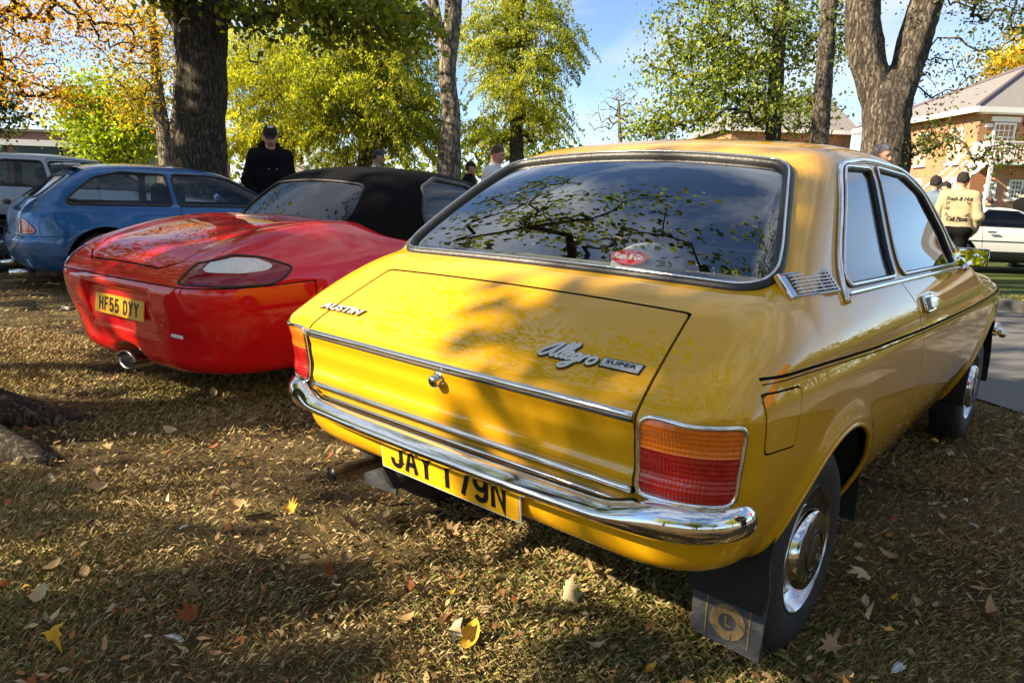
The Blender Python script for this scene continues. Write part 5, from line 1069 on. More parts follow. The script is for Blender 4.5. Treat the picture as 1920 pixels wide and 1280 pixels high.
def tree(name, label, trunks, blobs, pal, leaf=.09, per=26, spread=.38, bk=None, droop=.3, asp=.55, cat='tree', group=None, rtip=.009, sides=20, twigleaf=True, hang=None, flare=0., knob=0., step=.35, base=None):
    root = empty(name, trunks[0][0][:3], 0, label, cat, group); o0 = np.array(trunks[0][0][:3])
    N_, paths, rad, tips, nfix = grow(trunks, blobs, rtip, step=step); mb = MB()
    for tr in trunks:
        P = np.array([p[:3] for p in tr], float); rr = np.array([p[3] for p in tr], float); Q = resample(P, .12, False, 3); s0 = np.r_[0, np.cumsum(np.linalg.norm(np.diff(P, axis=0), axis=1))]; s1 = np.linspace(0, s0[-1], len(Q)); r1 = np.interp(s1, s0, rr)
        if flare and tr is trunks[0]: r1 = r1*(1+flare*np.exp(-s1/.35))
        m0 = len(mb.v); mb.tube(Q-o0, r1, sides); V = np.array(mb.v[m0:])
        ctr = np.repeat(Q-o0, sides, 0); dv = V-ctr; th = np.tile(np.arange(sides)*2*math.pi/sides, len(Q)); zz = np.repeat(s1, sides)          # buttressed, lumpy outline
        lump = 1+.05*np.sin(3*th+1.1*zz+RNG.uniform(0, 6))+.035*np.sin(5*th-1.9*zz+2)+.03*np.sin(7*zz+2*th)+.03*RNG.normal(size=len(V))+(flare*.25*np.sin(5*th)*np.exp(-zz/.4) if flare and tr is trunks[0] else 0)
        V = ctr+dv*lump[:, None]; mb.v[m0:] = [tuple(p) for p in V]
    for idx in paths:
        r_ = rad[idx].copy(); r_[0] = min(r_[0], r_[1]*1.3); mb.tube(N_[idx]-o0, r_, 6 if r_[1] > .02 else 4, cap=False)
    mb.build('trunk', bk or BARK, root, smooth=True)
    n = len(tips)*per; P = np.repeat(tips, per, 0); g = RNG.normal(size=(n, 3))*spread*np.array((1, 1, .72)); P = P+g*RNG.uniform(.5, 1.3, (len(tips), 1)).repeat(per, 0)
    tint = RNG.uniform(.5, 1.4, len(tips)).repeat(per)
    if hang:                                    # feathery sprays arching out and down from each tip
        ctr = np.array(trunks[0][0][:2]); od = np.repeat(tips[:, :2], per, 0)-ctr; od = od/(np.linalg.norm(od, axis=1, keepdims=True)+1e-6); ang = np.repeat(RNG.normal(size=len(tips))*.5, per); ca, sa = np.cos(ang), np.sin(ang); od = np.stack([od[:, 0]*ca-od[:, 1]*sa, od[:, 0]*sa+od[:, 1]*ca], 1)
        t_ = RNG.random(n); L_ = np.repeat(RNG.uniform(.6, 1.3, len(tips)), per)*hang; lat = RNG.normal(size=n)*.20*hang*(1.1-t_); P = np.repeat(tips, per, 0); P[:, :2] += od*((t_-.35)*L_)[:, None]+np.stack([-od[:, 1], od[:, 0]], 1)*lat[:, None]; P[:, 2] += .18*L_-.75*L_*t_**2-.25*np.abs(lat)+RNG.normal(size=n)*.045
        tint = tint*(1.15-.35*t_)  # top light put into the leaf colour: sprays dim toward their drooping ends
    if twigleaf:
        ex = [N_[i] for idx in paths for i in idx[len(idx)//2:]]; ex = np.array(ex); ex = np.repeat(ex, max(per//8, 1), 0); P = np.vstack([P, ex+RNG.normal(size=ex.shape)*.12]); tint = np.r_[tint, np.ones(len(ex))]
    k_ = P[:, 2] > .6; P = P[k_]; tint = tint[k_]
    V, T, C4 = leaves(P-o0, leaf, pal, tint=tint, droop=droop, asp=asp); mobj('crown', V, T, FOL, root, smooth=False, cols=C4); return root
G1 = [(.075, .125, .016), (.11, .17, .022), (.15, .205, .026), (.19, .22, .03)]; GY = [(.30, .37, .04), (.42, .46, .05), (.52, .51, .06), (.18, .24, .025)]; GD = [(.04, .07, .012), (.065, .10, .018), (.10, .13, .022)]; AU = [(.72, .46, .05), (.78, .55, .07), (.66, .33, .05), (.60, .52, .07), (.74, .42, .09)]; YG = [(.36, .35, .04), (.46, .40, .05), (.26, .28, .035)]
def at0(px, dist):
    p = at(px, 380, dist); p[2] = float(zgr(p[0], p[1])); return p
def up(px, py, dist, r): return (*at(px, py, dist), r)
# T1: big dark forked trunk behind the blue coupe
b = at0(382, 11.6); D = 11.6
tree('maple_tree', 'big dark forked trunk with green leaves behind the blue coupe', [[(*b, .42), up(380, 250, D, .37), up(378, 130, D, .385), up(375, 60, D, .39), up(376, 25, D, .24), up(377, 10, D, .06)], [up(372, 90, D, .30), up(335, 0, D, .27), up(285, -120, D, .22), up(240, -300, D, .12)], [up(392, 90, D, .24), up(408, 0, D, .23), up(425, -140, D, .2), up(450, -330, D, .1)]],
     [(at(330, -40, D-.6), (1.1, 1.1, .35), 22), (at(600, 10, D-1), (1.9, 1.3, .45), 50), (at(520, -190, D-1), (3.0, 2.6, 1.3), 75), (at(180, -230, D), (2.5, 2.2, 1.0), 45), (at(720, 45, D-.5), (.9, .8, .3), 14)], G1[1:]+YG[2:], leaf=.105, per=46, spread=.27, bk=BARKD, droop=.6, asp=.7, flare=.4, sides=28)
# T6: pale twin trunk with thinning yellow leaves
b = at0(312, 17.5); D = 17.5
tree('yellowing_tree', 'pale double-stemmed tree with thin yellow leaves left of the big dark trunk', [[(*b, .22), up(315, 280, D, .2), up(300, 215, D, .16), up(290, 120, D, .12), up(285, 0, D, .07)], [up(318, 285, D, .16), up(332, 230, D, .13), up(335, 120, D, .1), up(345, 0, D, .06)]],
     [(at(290, 110, D), (1.4, 1.2, 1.7), 90), (at(250, 180, D), (.9, .9, .8), 30), (at(320, 0, D), (2, 2, 1.2), 60)], YG+AU[:1], leaf=.085, per=30, spread=.34, bk=BARKP)
# T7: autumn tree reaching in at the top left
b = at0(-260, 15); D = 15
tree('autumn_tree', 'orange and gold autumn tree spreading into the top left corner', [[(*b, .30), up(-255, 150, D, .25), up(-200, 0, D, .2), up(-120, -150, D, .1)]],
     [(at(60, 40, D), (1.4, 1.4, .55), 55), (at(190, 25, D), (1.2, 1.2, .4), 38), (at(40, 150, D), (.9, 1.0, .45), 34), (at(100, 185, D), (.7, .8, .25), 18), (at(-150, 20, D), (2.2, 2.2, 1.5), 70), (at(250, 90, D), (.8, .8, .35), 16)], AU, leaf=.075, per=26, spread=.36, bk=BARKD)
b = at0(-20, 26); D = 26
tree('dark_green_tree', 'dark green tree at the left edge above the brick garages', [[(*b, .25), up(-25, 240, D, .2), up(-20, 100, D, .1)]], [(at(-15, 190, D), (1.0, 1.3, 1.8), 50), (at(-60, 120, D), (2, 2, 2), 50)], GD, leaf=.16, per=34, spread=.4)
# T8: small bright green maple
b = at0(240, 21); D = 21
tree('young_maple', 'bright green young maple between brick garages and pale trunks', [[(*b, .14), up(243, 260, D, .12), up(235, 200, D, .06)]], [(at(190, 235, D), (1.15, 1.2, .95), 65), (at(245, 215, D), (.95, 1.2, 1.2), 60), (at(160, 180, D), (.7, .9, .55), 26), (at(220, 280, D), (1.3, 1.2, .45), 36)], [(.30, .42, .04), (.38, .50, .05), (.22, .31, .03)], leaf=.13, per=44, spread=.33, bk=BARK)
# T9: wide feathery evergreens in the middle
for px, D, lb, bl, pl in ((690, 19, 'broad feathery evergreen with drooping sprays behind the soft top', [((680, 230), (2.0, 1.8, 1.3), 110), ((740, 160), (1.5, 1.6, 1.5), 100), ((610, 170), (1.6, 1.6, 1.3), 85), ((700, 70), (1.6, 1.6, 1.4), 80), ((800, 240), (.7, .9, .8), 25)], GY), (540, 23, 'tall light green tree behind the man in black', [((520, 200), (2.4, 2, 1.9), 130), ((450, 150), (1.2, 1.5, 1.6), 55), ((560, 80), (2.6, 2, 2.0), 110), ((470, 265), (1.2, 1.2, .6), 35)], [(.46, .50, .05), (.56, .55, .06), (.32, .38, .04)])):
    b = at0(px, D); tree('feathery_evergreen', lb, [[(*b, .28), up(px, 230, D, .22), up(px, 100, D, .14), up(px+5, -20, D, .06)]], [(at(*c, D), r_, n) for c, r_, n in bl], pl, leaf=.10, per=125, spread=.30, bk=BARKD, droop=.9, asp=.40, hang=1.15)
b = at0(970, 24); D = 24
tree('tall_conifer', 'tall loose conifer rising into the sky behind the yellow roof', [[(*b, .28), up(968, 240, D, .22), up(975, 60, D, .14), up(985, -140, D, .06)]], [(at(960, 190, D), (1.5, 1.5, 1.8), 90), (at(930, 80, D), (1.2, 1.4, 1.6), 70), (at(1030, 90, D), (1.1, 1.4, 1.3), 55), (at(1000, -10, D), (1.7, 1.7, 1.6), 70), (at(1030, 220, D), (.8, 1, .9), 30), (at(900, 260, D), (.9, 1, .6), 25)], GY, leaf=.11, per=100, spread=.32, bk=BARKD, droop=.8, asp=.40, hang=1.1)
# T2: curved grey trunk
b = at0(846, 14); D = 14
tree('grey_tree', 'slender curved grey trunk rising behind the soft top', [[(*b, .25), up(842, 290, D, .22), up(848, 220, D, .18), up(838, 140, D, .16), up(848, 50, D, .17), up(852, -40, D, .16), up(840, -200, D, .1)], [up(840, 110, D, .12), up(818, 40, D, .11), up(806, -40, D, .1), up(770, -180, D, .06)]],
     [(at(780, -150, D), (2.2, 2, 1.2), 50), (at(640, -30, D-2), (1.5, 1.5, .5), 30), (at(940, -190, D), (2.0, 2, 1.0), 40)], G1, leaf=.12, per=26, spread=.35, bk=BARKP)
# T5, T4: park trees behind the yellow roof
b = at0(1450, 20); D = 20
tree('lime_tree', 'leafy green tree with dark straight trunk behind the yellow roof', [[(*b, .24), up(1450, 240, D, .22), up(1455, 130, D, .2), up(1468, 0, D, .16), up(1475, -140, D, .1)]],
     [(at(1330, 200, D), (1.9, 1.6, .75), 60), (at(1300, 110, D), (1.7, 1.6, .9), 55), (at(1350, 30, D), (1.9, 1.7, .9), 60), (at(1500, 60, D), (1.5, 1.5, 1.3), 60), (at(1390, 130, D), (1.0, 1.3, .9), 40), (at(1240, 240, D), (1.0, 1.2, .4), 22), (at(1480, 210, D), (1.4, 1.2, .6), 36), (at(1420, -120, D), (2.6, 2.4, 1.2), 60)], G1+GY[:2], leaf=.125, per=34, spread=.36, bk=BARKD, droop=.5)
b = at0(1537, 16); D = 16
tree('straight_tree', 'straight grey trunk left of the great forked trunk', [[(*b, .21), up(1538, 250, D, .19), up(1545, 130, D, .18), up(1556, 0, D, .17), up(1570, -180, D, .12)]], [(at(1600, -150, D), (2.2, 2, 1.0), 45), (at(1520, 190, D+1), (.7, .8, .5), 10), (at(1590, 60, D), (.6, .7, .7), 14)], G1, leaf=.11, per=26, spread=.32, bk=BARK)
# T3: great forked trunk on the right
b = at0(1660, 11.2); D = 11.2
tree('forked_oak', 'great forked grey trunk with cracked bark behind the yellow car', [[(*b, .37), up(1661, 280, D, .335), up(1660, 215, D, .35), up(1666, 165, D, .34), up(1667, 138, D, .20), up(1667, 125, D, .05)], [up(1655, 200, D, .25), up(1628, 120, D, .26), up(1616, 40, D, .255), up(1622, -60, D, .23), up(1640, -220, D, .16)], [up(1678, 195, D, .22), up(1705, 110, D, .24), up(1732, 20, D, .245), up(1762, -70, D, .2), up(1800, -200, D, .13)]],
     [(at(1840, 20, D-.5), (.95, .8, .55), 22), (at(1895, 15, D-.5), (.6, .8, .7), 26), (at(1755, 250, D-.3), (.28, .35, .3), 14), (at(1775, 130, D), (.55, .6, .5), 16), (at(1740, 275, D-.4), (.40, .4, .2), 12), (at(1880, 290, D-2), (.35, .4, .15), 12), (at(1800, -160, D), (2.6, 2.4, 1.0), 50), (at(1560, -180, D), (2.0, 2.0, 1.0), 36)], GD+G1+[(.16, .12, .03)], leaf=.062, per=22, spread=.16, bk=BARK, flare=.3, sides=32, rtip=.006)
mo = MB()                                                      # moss in the crotch of the fork
P0 = at(1662, 165, D-.34)
b = at0(2010, 60)
tree('golden_tree', 'golden autumn tree behind the hipped roof at the right edge', [[(*b, .4), up(2000, 200, 60, .3), up(1990, 100, 60, .15)]], [(at(1905, 125, 60), (3.5, 3, 1.6), 60), (at(1980, 80, 60), (4, 4, 3), 60)], AU[:2]+YG, leaf=.36, per=40, spread=.7)
b = at0(1160, 42)
tree('bare_birch', 'nearly bare birch with fine twigs against the sky', [[(*b, .16), up(1163, 260, 42, .13), up(1160, 190, 42, .06)]], [(at(1165, 200, 42), (1.6, 1.5, 1.4), 70), (at(1190, 240, 42), (1.5, 1.5, .7), 30), (at(1120, 230, 42), (1, 1, .8), 20)], YG, leaf=.12, per=4, spread=.4, bk=BARKP, rtip=.012, twigleaf=False)
# trees out of frame: the one whose root runs in at the left, and those that shade the cars
tree('leaning_maple', 'maple just out of view on the left whose root runs into the picture', [[(-3.35, -.95, -.1, .36), (-3.38, -1.0, .8, .31), (-3.5, -1.15, 2.5, .29), (-3.4, -1.2, 4.2, .25), (-3.1, -1.0, 6.5, .16)], [(-3.3, -.92, .12, .26), (-2.92, -.62, .07, .18), (-2.58, -.42, .02, .12), (-2.28, -.30, -.02, .07), (-2.08, -.24, -.04, .05)], [(-3.3, -.90, .14, .24), (-3.0, -.42, .08, .16), (-2.75, -.12, .0, .09), (-2.55, .10, -.05, .05)], [(-3.4, -1.15, 3.2, .16), (-2.2, -.6, 4.6, .11), (-.8, .2, 5.6, .06)]],
     [((-2.2, -.2, 6.3), (2.8, 2.6, 1.2), 105), ((-4.6, 1.0, 6.2), (2.4, 2.2, 1.2), 60), ((-4.0, -3.0, 6.2), (2.4, 2.0, 1.2), 50), ((.2, .6, 6.4), (1.5, 1.6, .8), 34)], G1, leaf=.11, per=24, spread=.24, bk=BARKD, droop=.6, asp=.8, flare=.5, sides=28)
RNG = np.random.default_rng(SHADE_SEED)
def shade_tree(cx, cy, h, n, rx, rz, lb, per=30, spread=.24):
    """a tree standing up-sun of the spot (cx, cy) that its crown dapples"""
    k = 1/math.tan(SUN_EL); x, y = cx+SUN_AZ[0]*h*k, cy+SUN_AZ[1]*h*k
    tree('plane_tree', lb, [[(x-1.2, y-.5, -.1, .24), (x-1.1, y-.5, 1.5, .20), (x-.6, y-.2, h*.7, .13), (x, y, h+.8, .05)]], [((x, y, h), (rx, rx, rz), n)], G1, leaf=.17, per=per, spread=spread, bk=BARK, droop=.4, asp=.75, rtip=.007)
shade_tree(2.0, 1.0, 5.6, 46, 1.35, .9, 'spreading tree out of view on the left that dapples the yellow car')
shade_tree(-1.0, -1.0, 6.2, 20, 1.9, .9, 'thin tree out of view behind on the left')
shade_tree(-2.3, 1.9, 6.6, 30, 1.7, 1.0, 'broad tree out of view left of the roadster')
shade_tree(-7.6, 3.2, 6.4, 60, 2.6, 1.4, 'tree out of view left of the silver hatchback')
for i, (x, y, h, lb) in enumerate(((19, 3, 6.5, 'round green tree across the lawn to the right'), (24, -8, 7.5, 'large green tree to the right behind the camera'), (15, -14, 7, 'green tree behind the camera'), (27, 14, 7, 'yellow-green tree far right of the road'), (4.5, -13, 6, 'dark green tree straight behind the camera'), (10.5, -8.5, 5.5, 'bushy tree behind the camera to the right'), (12, 4.5, 4.5, 'small round tree right of the road'), (-15.2, -2.2, 6.0, 'leafy tree out of view left of the garages'), (-12.5, -3.4, 7.0, 'leafy tree out of view left of the silver hatchback tail'))):
    tree('park_tree', lb, [[(x, y, -.1, .3), (x, y, 2, .25), (x, y, h, .1)]], [((x, y, h), (4, 4, 3.2), 110)], G1 if i % 2 else GY, leaf=.3, per=34, spread=.7)
def far_wood():
    Ps = []; 
    for a in np.linspace(0, 2*math.pi, 150):
        r = 95+12*math.sin(5*a)+6*math.sin(13*a); c = np.array((r*math.cos(a), r*math.sin(a), 2.6+1.2*math.sin(9*a)+.8*math.sin(23*a))); Ps.append(c+RNG.normal(size=(170, 3))*np.array((2.6, 2.6, 1.5)))
    P = np.concatenate(Ps); P = P[P[:, 2] > 0]; V, T, C4 = leaves(P, .8, G1+GD+YG[:1], asp=.8); o = mobj('distant_wood', V, T, FOL, None, smooth=False, cols=C4); tag(o, 'low belt of distant trees along the horizon', 'wood', kind='stuff')
far_wood()

# ------------------------------------------------------------------ buildings (local x = picture right, y = away from us)
def brickmat(name, c1, c2, mortar, sc_=4.2):
    m = bpy.data.materials.new(name); m.use_nodes = True; t = m.node_tree; b = t.nodes['Principled BSDF']; lk = t.links.new; b.inputs['Roughness'].default_value = .9
    co = t.nodes.new('ShaderNodeTexCoord'); s = t.nodes.new('ShaderNodeSeparateXYZ'); lk(co.outputs['Object'], s.inputs[0]); a = t.nodes.new('ShaderNodeMath'); lk(s.outputs[0], a.inputs[0]); lk(s.outputs[1], a.inputs[1]); cb = t.nodes.new('ShaderNodeCombineXYZ'); lk(a.outputs[0], cb.inputs[0]); lk(s.outputs[2], cb.inputs[1])
    br = t.nodes.new('ShaderNodeTexBrick'); br.inputs['Color1'].default_value = (*c1, 1); br.inputs['Color2'].default_value = (*c2, 1); br.inputs['Mortar'].default_value = (*mortar, 1); br.inputs['Scale'].default_value = sc_; br.inputs['Mortar Size'].default_value = .018; br.inputs['Brick Width'].default_value = .95; br.inputs['Row Height'].default_value = .32; lk(cb.outputs[0], br.inputs['Vector'])
    n = t.nodes.new('ShaderNodeTexNoise'); n.inputs['Scale'].default_value = 1.3; n.inputs['Detail'].default_value = 6; lk(co.outputs['Object'], n.inputs[0]); mx = t.nodes.new('ShaderNodeMixRGB'); mx.blend_type = 'MULTIPLY'; mx.inputs[0].default_value = .5; lk(br.outputs[0], mx.inputs[1]); lk(n.outputs['Color'], mx.inputs[2]); h = t.nodes.new('ShaderNodeHueSaturation'); h.inputs['Value'].default_value = 1.35; lk(mx.outputs[0], h.inputs['Color']); lk(h.outputs[0], b.inputs['Base Color'])
    bp = t.nodes.new('ShaderNodeBump'); bp.inputs['Strength'].default_value = .4; lk(br.outputs['Fac'], bp.inputs['Height']); bp.invert = True; lk(bp.outputs[0], b.inputs['Normal']); MATS[name] = m; return m
BRICK = brickmat('orange_brick', (.46, .20, .085), (.36, .14, .06), (.42, .36, .30)); BRICKD = brickmat('red_brown_brick', (.26, .11, .075), (.20, .085, .06), (.28, .25, .22))
SLATE = pmat('grey_roof_slate', (.20, .185, .18), .85, bump=(14, .5), var=(7, (.27, .25, .235), .7)); WPAINT = pmat('white_joinery', (.76, .75, .72), .55); GREEN = pmat('green_door_paint', (.03, .21, .10), .45); PANE = pmat('window_pane', (.10, .115, .12), .08, coat=1); DKGREEN = pmat('dark_green_doors', (.012, .035, .030), .5)
yawf = np.array((CF[0], CF[1])); yawf /= np.linalg.norm(yawf); BROT = math.atan2(-yawf[0], yawf[1])
def slab_roof(P, thick=.12):
    n = len(P); P = np.array(P, float); V = np.vstack([P, P-np.array((0, 0, thick))]); return V, [tuple(range(n)), tuple(range(n, 2*n))[::-1]]+[(i, n+i, n+(i+1) % n, (i+1) % n) for i in range(n)]
def window(parent, x0, x1, z0, z1, y, nx, nz, face='y', bar=.05):
    """sash window with real glazing bars; face y looks back at us, face x looks left"""
    mb = MB(); A = (lambda a, d, z: (a, y+d, z)) if face == 'y' else (lambda a, d, z: (y+d, a, z)); sz = (lambda a, d, z: (a, d, z)) if face == 'y' else (lambda a, d, z: (d, a, z))
    cx, cz, w_, h_ = (x0+x1)/2, (z0+z1)/2, x1-x0, z1-z0
    p = MB().box(A(cx, .03, cz), sz(w_, .02, h_)).build('window', PANE, parent); f = MB()
    for a in (x0, x1): f.box(A(a, -.02, cz), sz(.10, .12, h_+.1))
    for z in (z0, z1): f.box(A(cx, -.021, z), sz(w_+.1, .12, .10))
    f.build('frame', WPAINT, p)
    g = MB()
    for i in range(1, nx): g.box(A(x0+w_*i/nx, 0, cz), sz(bar, .05, h_-.1))
    for i in range(1, nz): g.box(A(cx, -.002, z0+h_*i/nz), sz(w_-.1, .05, bar if i*2 != nz else bar*1.8))
    g.build('glazing_bars', WPAINT, p); MB().box(A(cx, -.09, z0-.09), sz(w_+.25, .14, .07)).build('sill', WPAINT, p)
def right_building():
    o = CAM+np.array((*(yawf*37.), 0)); o[2] = 0; rx = np.array((yawf[1], -yawf[0])); xy = CAM[:2]+yawf*37+rx*22.7
    root = empty('brick_house', (xy[0], xy[1], 0), BROT, 'two-storey orange brick house with white balcony and grey hipped roof', 'building')
    wl = MB(); wl.box((11, 6, 3.0), (22, 12, 6.0)); wl.build('wall', BRICK, root); lo = MB().box((11.4, -.30, 1.66), (21.2, .6, 3.30)).build('ground_floor_wall', brickmat('pale_red_brick', (.50, .24, .13), (.42, .18, .09), (.46, .40, .34)), root)
    e = .55; ap = (6.2, 6, 9.3); ap2 = (16, 6, 9.3); A, B, C_, D_ = (-e, -e, 6.05), (22+e, -e, 6.05), (22+e, 12+e, 6.05), (-e, 12+e, 6.05); rf = MB()
    for q in ((A, B, ap2, ap), (D_, A, ap), (C_, D_, ap, ap2), (B, C_, ap2)): rf.add(*slab_roof(q))
    r_ = rf.build('roof', SLATE, root); MB().box((11, -e-.02, 5.93), (22+2*e, .14, .26)).build('gutter', WPAINT, r_); MB().box((-e-.02, 6, 5.932), (.14, 12+2*e, .26)).build('gutter', WPAINT, r_); MB().box((11, -.25, 5.80), (22.4, .5, .04)).build('soffit', WPAINT, r_)
    for a in (A, D_): mb = MB(); mb.tube([np.array(a)+(0, 0, .05), np.array(ap)+(0, 0, .06)], .10, 6); mb.build('hip_tiles', pmat('hip_tile', (.15, .11, .13), .8), r_)
    ch = MB().box((1.5, 14.0, 8.6), (1.0, .8, 2.2)).build('chimney', BRICK, root)
    for x in (.75, 2.85, 5.2, 7.5): window(root, x, x+1.0, 3.45, 5.35, 0, 4, 6); MB().box((x+.5, -.04, 5.56), (1.45, .10, .24)).build('lintel', WPAINT, root)
    for x in (1.55, 4.6): window(root, x, x+.62, 1.75, 2.62, -.62, 4, 4)
    window(root, -.05+.45, .85, 1.75, 2.5, -.62, 3, 4)
    for x in (2.62, 6.2):
        window(root, x, x+.95, 1.85, 2.75, -.62, 4, 3); d = MB().box((x+.47, -.63, .92), (.95, .06, 1.82)).build('door', GREEN, root)
        for i in (0, 1): MB().box((x+.25+.45*i, -.67, 1.05), (.30, .02, 1.1)).build('door_panel', pmat('door_pane', (.30, .34, .26), .4), d)
        MB().box((x+.47, -.668, .92), (.03, .03, 1.82)).build('door_gap', PLATEB, d)
    for y in (1.2, 4.4, 7.6, 10.4): window(root, y, y+.95, 3.5, 5.2, 0, 3, 4, face='x'); window(root, y, y+.95, 1.2, 2.7, 0, 3, 4, face='x')
    bal = MB().box((11, -.85, 3.40), (22.4, 1.75, .16)).build('balcony', WPAINT, root); MB().box((11, -1.70, 4.36), (22.4, .08, .07)).build('handrail', WPAINT, bal); MB().box((11, -1.70, 3.60), (22.4, .06, .06)).build('bottom_rail', WPAINT, bal)
    mb = MB()
    for x in np.arange(-.1, 22, .15): mb.box((x, -1.70, 3.98), (.05, .035, .72))
    for y in np.arange(-1.6, 0, .15): mb.box((-.17, y, 3.98), (.035, .05, .72))
    bs = mb.build('balusters', WPAINT, bal); bs['kind'] = 'stuff'; MB().box((-.17, -.85, 4.36), (.08, 1.7, .07)).build('handrail', WPAINT, bal)
    for x in (-.15, 3.4, 7, 10.6): MB().box((x, -1.66, 1.70), (.14, .14, 3.4)).build('balcony_post', WPAINT, bal)
    st = empty('outside_stairs'); st.parent = root
    for dy in (-1.5, -.6):
        mb = MB(); mb.tube([(-.3, dy, 3.35), (-3.4, dy, .4)], .11, 4); mb.build('stringer', WPAINT, st); mb = MB(); mb.tube([(-.3, dy, 4.3), (-3.4, dy, 1.35)], .045, 4); mb.build('stair_rail', WPAINT, st)
    for k in range(14): MB().box((-.4-k*.215, -1.05, 3.25-k*.205), (.26, .9, .05)).build('tread', WPAINT, st)
    for px in (-1.2, -2.3, -3.3): MB().box((px, -1.5, (4.3+px*.94)/2+.1), (.09, .09, 4.3+px*.94)).build('stair_post', WPAINT, st)
    MB().box((.45, -.05, 5.25), (.35, .05, .18)).build('wall_lamp', WPAINT, root); MB().box((.62, -.04, 4.72), (.55, .03, .20)).build('exit_sign', pmat('sign_green', (.35, .55, .36), .5), root); MB().box((2.25, -.06, 5.4), (.22, .1, .22)).build('alarm_box', BLACK, root)
    # rear wing behind the trees
    xy2 = CAM[:2]+yawf*51+rx*14.5; r2 = empty('brick_wing', (xy2[0], xy2[1], 0), BROT, 'long brick wing with grey roof glimpsed behind the trunks', 'building'); MB().box((4.1, 5, 3.0), (8.2, 10, 6.0)).build('wall', BRICK, r2); rf = MB()
    A, B, C_, D_ = (-.5, -.5, 6.05), (8.6, -.5, 6.05), (8.6, 10.5, 6.05), (-.5, 10.5, 6.05)
    rf.add(*slab_roof((A, B, (8.6, 5, 8.8), (3, 5, 8.8)))); rf.add(*slab_roof((C_, D_, (3, 5, 8.8), (8.6, 5, 8.8)))); rf.add(*slab_roof((D_, A, (3, 5, 8.8)))); q = rf.build('roof', SLATE, r2); MB().box((4.05, -.52, 5.93), (9.1, .14, .26)).build('gutter', WPAINT, q)
    for x in (1, 3.2, 5.4): window(r2, x, x+1.0, 3.5, 5.2, 0, 3, 4)
right_building()
def garages():
    rx = np.array((yawf[1], -yawf[0])); xy = CAM[:2]+yawf*40-rx*32; root = empty('brick_garages', (xy[0], xy[1], .2), BROT, 'low flat-roofed brick garages with dark green doors at the far left', 'building')
    MB().box((7, 3, 1.65), (14, 6, 3.3)).build('wall', BRICKD, root); MB().box((7.4, -.10, 2.72), (12.6, .25, .32)).build('fascia', pmat('grey_fascia', (.48, .50, .50), .6), root); MB().box((7, 2.95, 3.36), (14.3, 6.3, .12)).build('roof', pmat('felt_roof', (.10, .095, .09), .9), root)
    for k in range(4): MB().box((2.9+k*3.05, -.03, 1.26), (2.6, .1, 2.5)).build('garage_door', DKGREEN, root)
garages()
p = at0(424, 19)
lp = empty('lamp_post', p, 0, 'thin grey lamp post beside the big dark trunk', 'lamp post'); mb = MB(); mb.tube([(0, 0, 0), (0, 0, 1.0)], .06, 10); mb.tube([(0, 0, 1.0), (0, 0, 4.1)], .035, 10); mb.build('post', pmat('galvanised', (.45, .44, .40), .5, .4), lp, smooth=True); MB().box((0, -.12, 4.12), (.16, .45, .08), bev=.03).build('lamp_head', pmat('galvanised', (.4, .4, .4)), lp)

# ------------------------------------------------------------------ people
def caps(P, a, b, ra, rb):
    a = np.array(a); b = np.array(b); d = b-a; t = np.clip(((P-a)@d)/(d@d), 0, 1); return np.linalg.norm(P-a-t[:, None]*d, axis=1)-(ra+(rb-ra)*t)
def ell(P, c, r):
    q = (P-np.array(c))/np.array(r); k = np.linalg.norm(q, axis=1); return (k-1)*min(r)
SKIN = pmat('skin', (.50, .285, .195), .55, var=(14, (.42, .20, .14), .5)); 
def cloth(name, c, r=.85): return pmat('cloth_'+name, c, r, bump=(60, .35), var=(5, tuple(x*.72 for x in c), .6))
HAIRD = pmat('hair_dark', (.020, .014, .010), .6, bump=(180, .8)); HAIRB = pmat('hair_brown', (.10, .055, .028), .6, bump=(180, .8)); HAIRG = pmat('hair_grey', (.10, .10, .105), .6, bump=(180, .9), var=(50, (.30, .30, .31), .8))
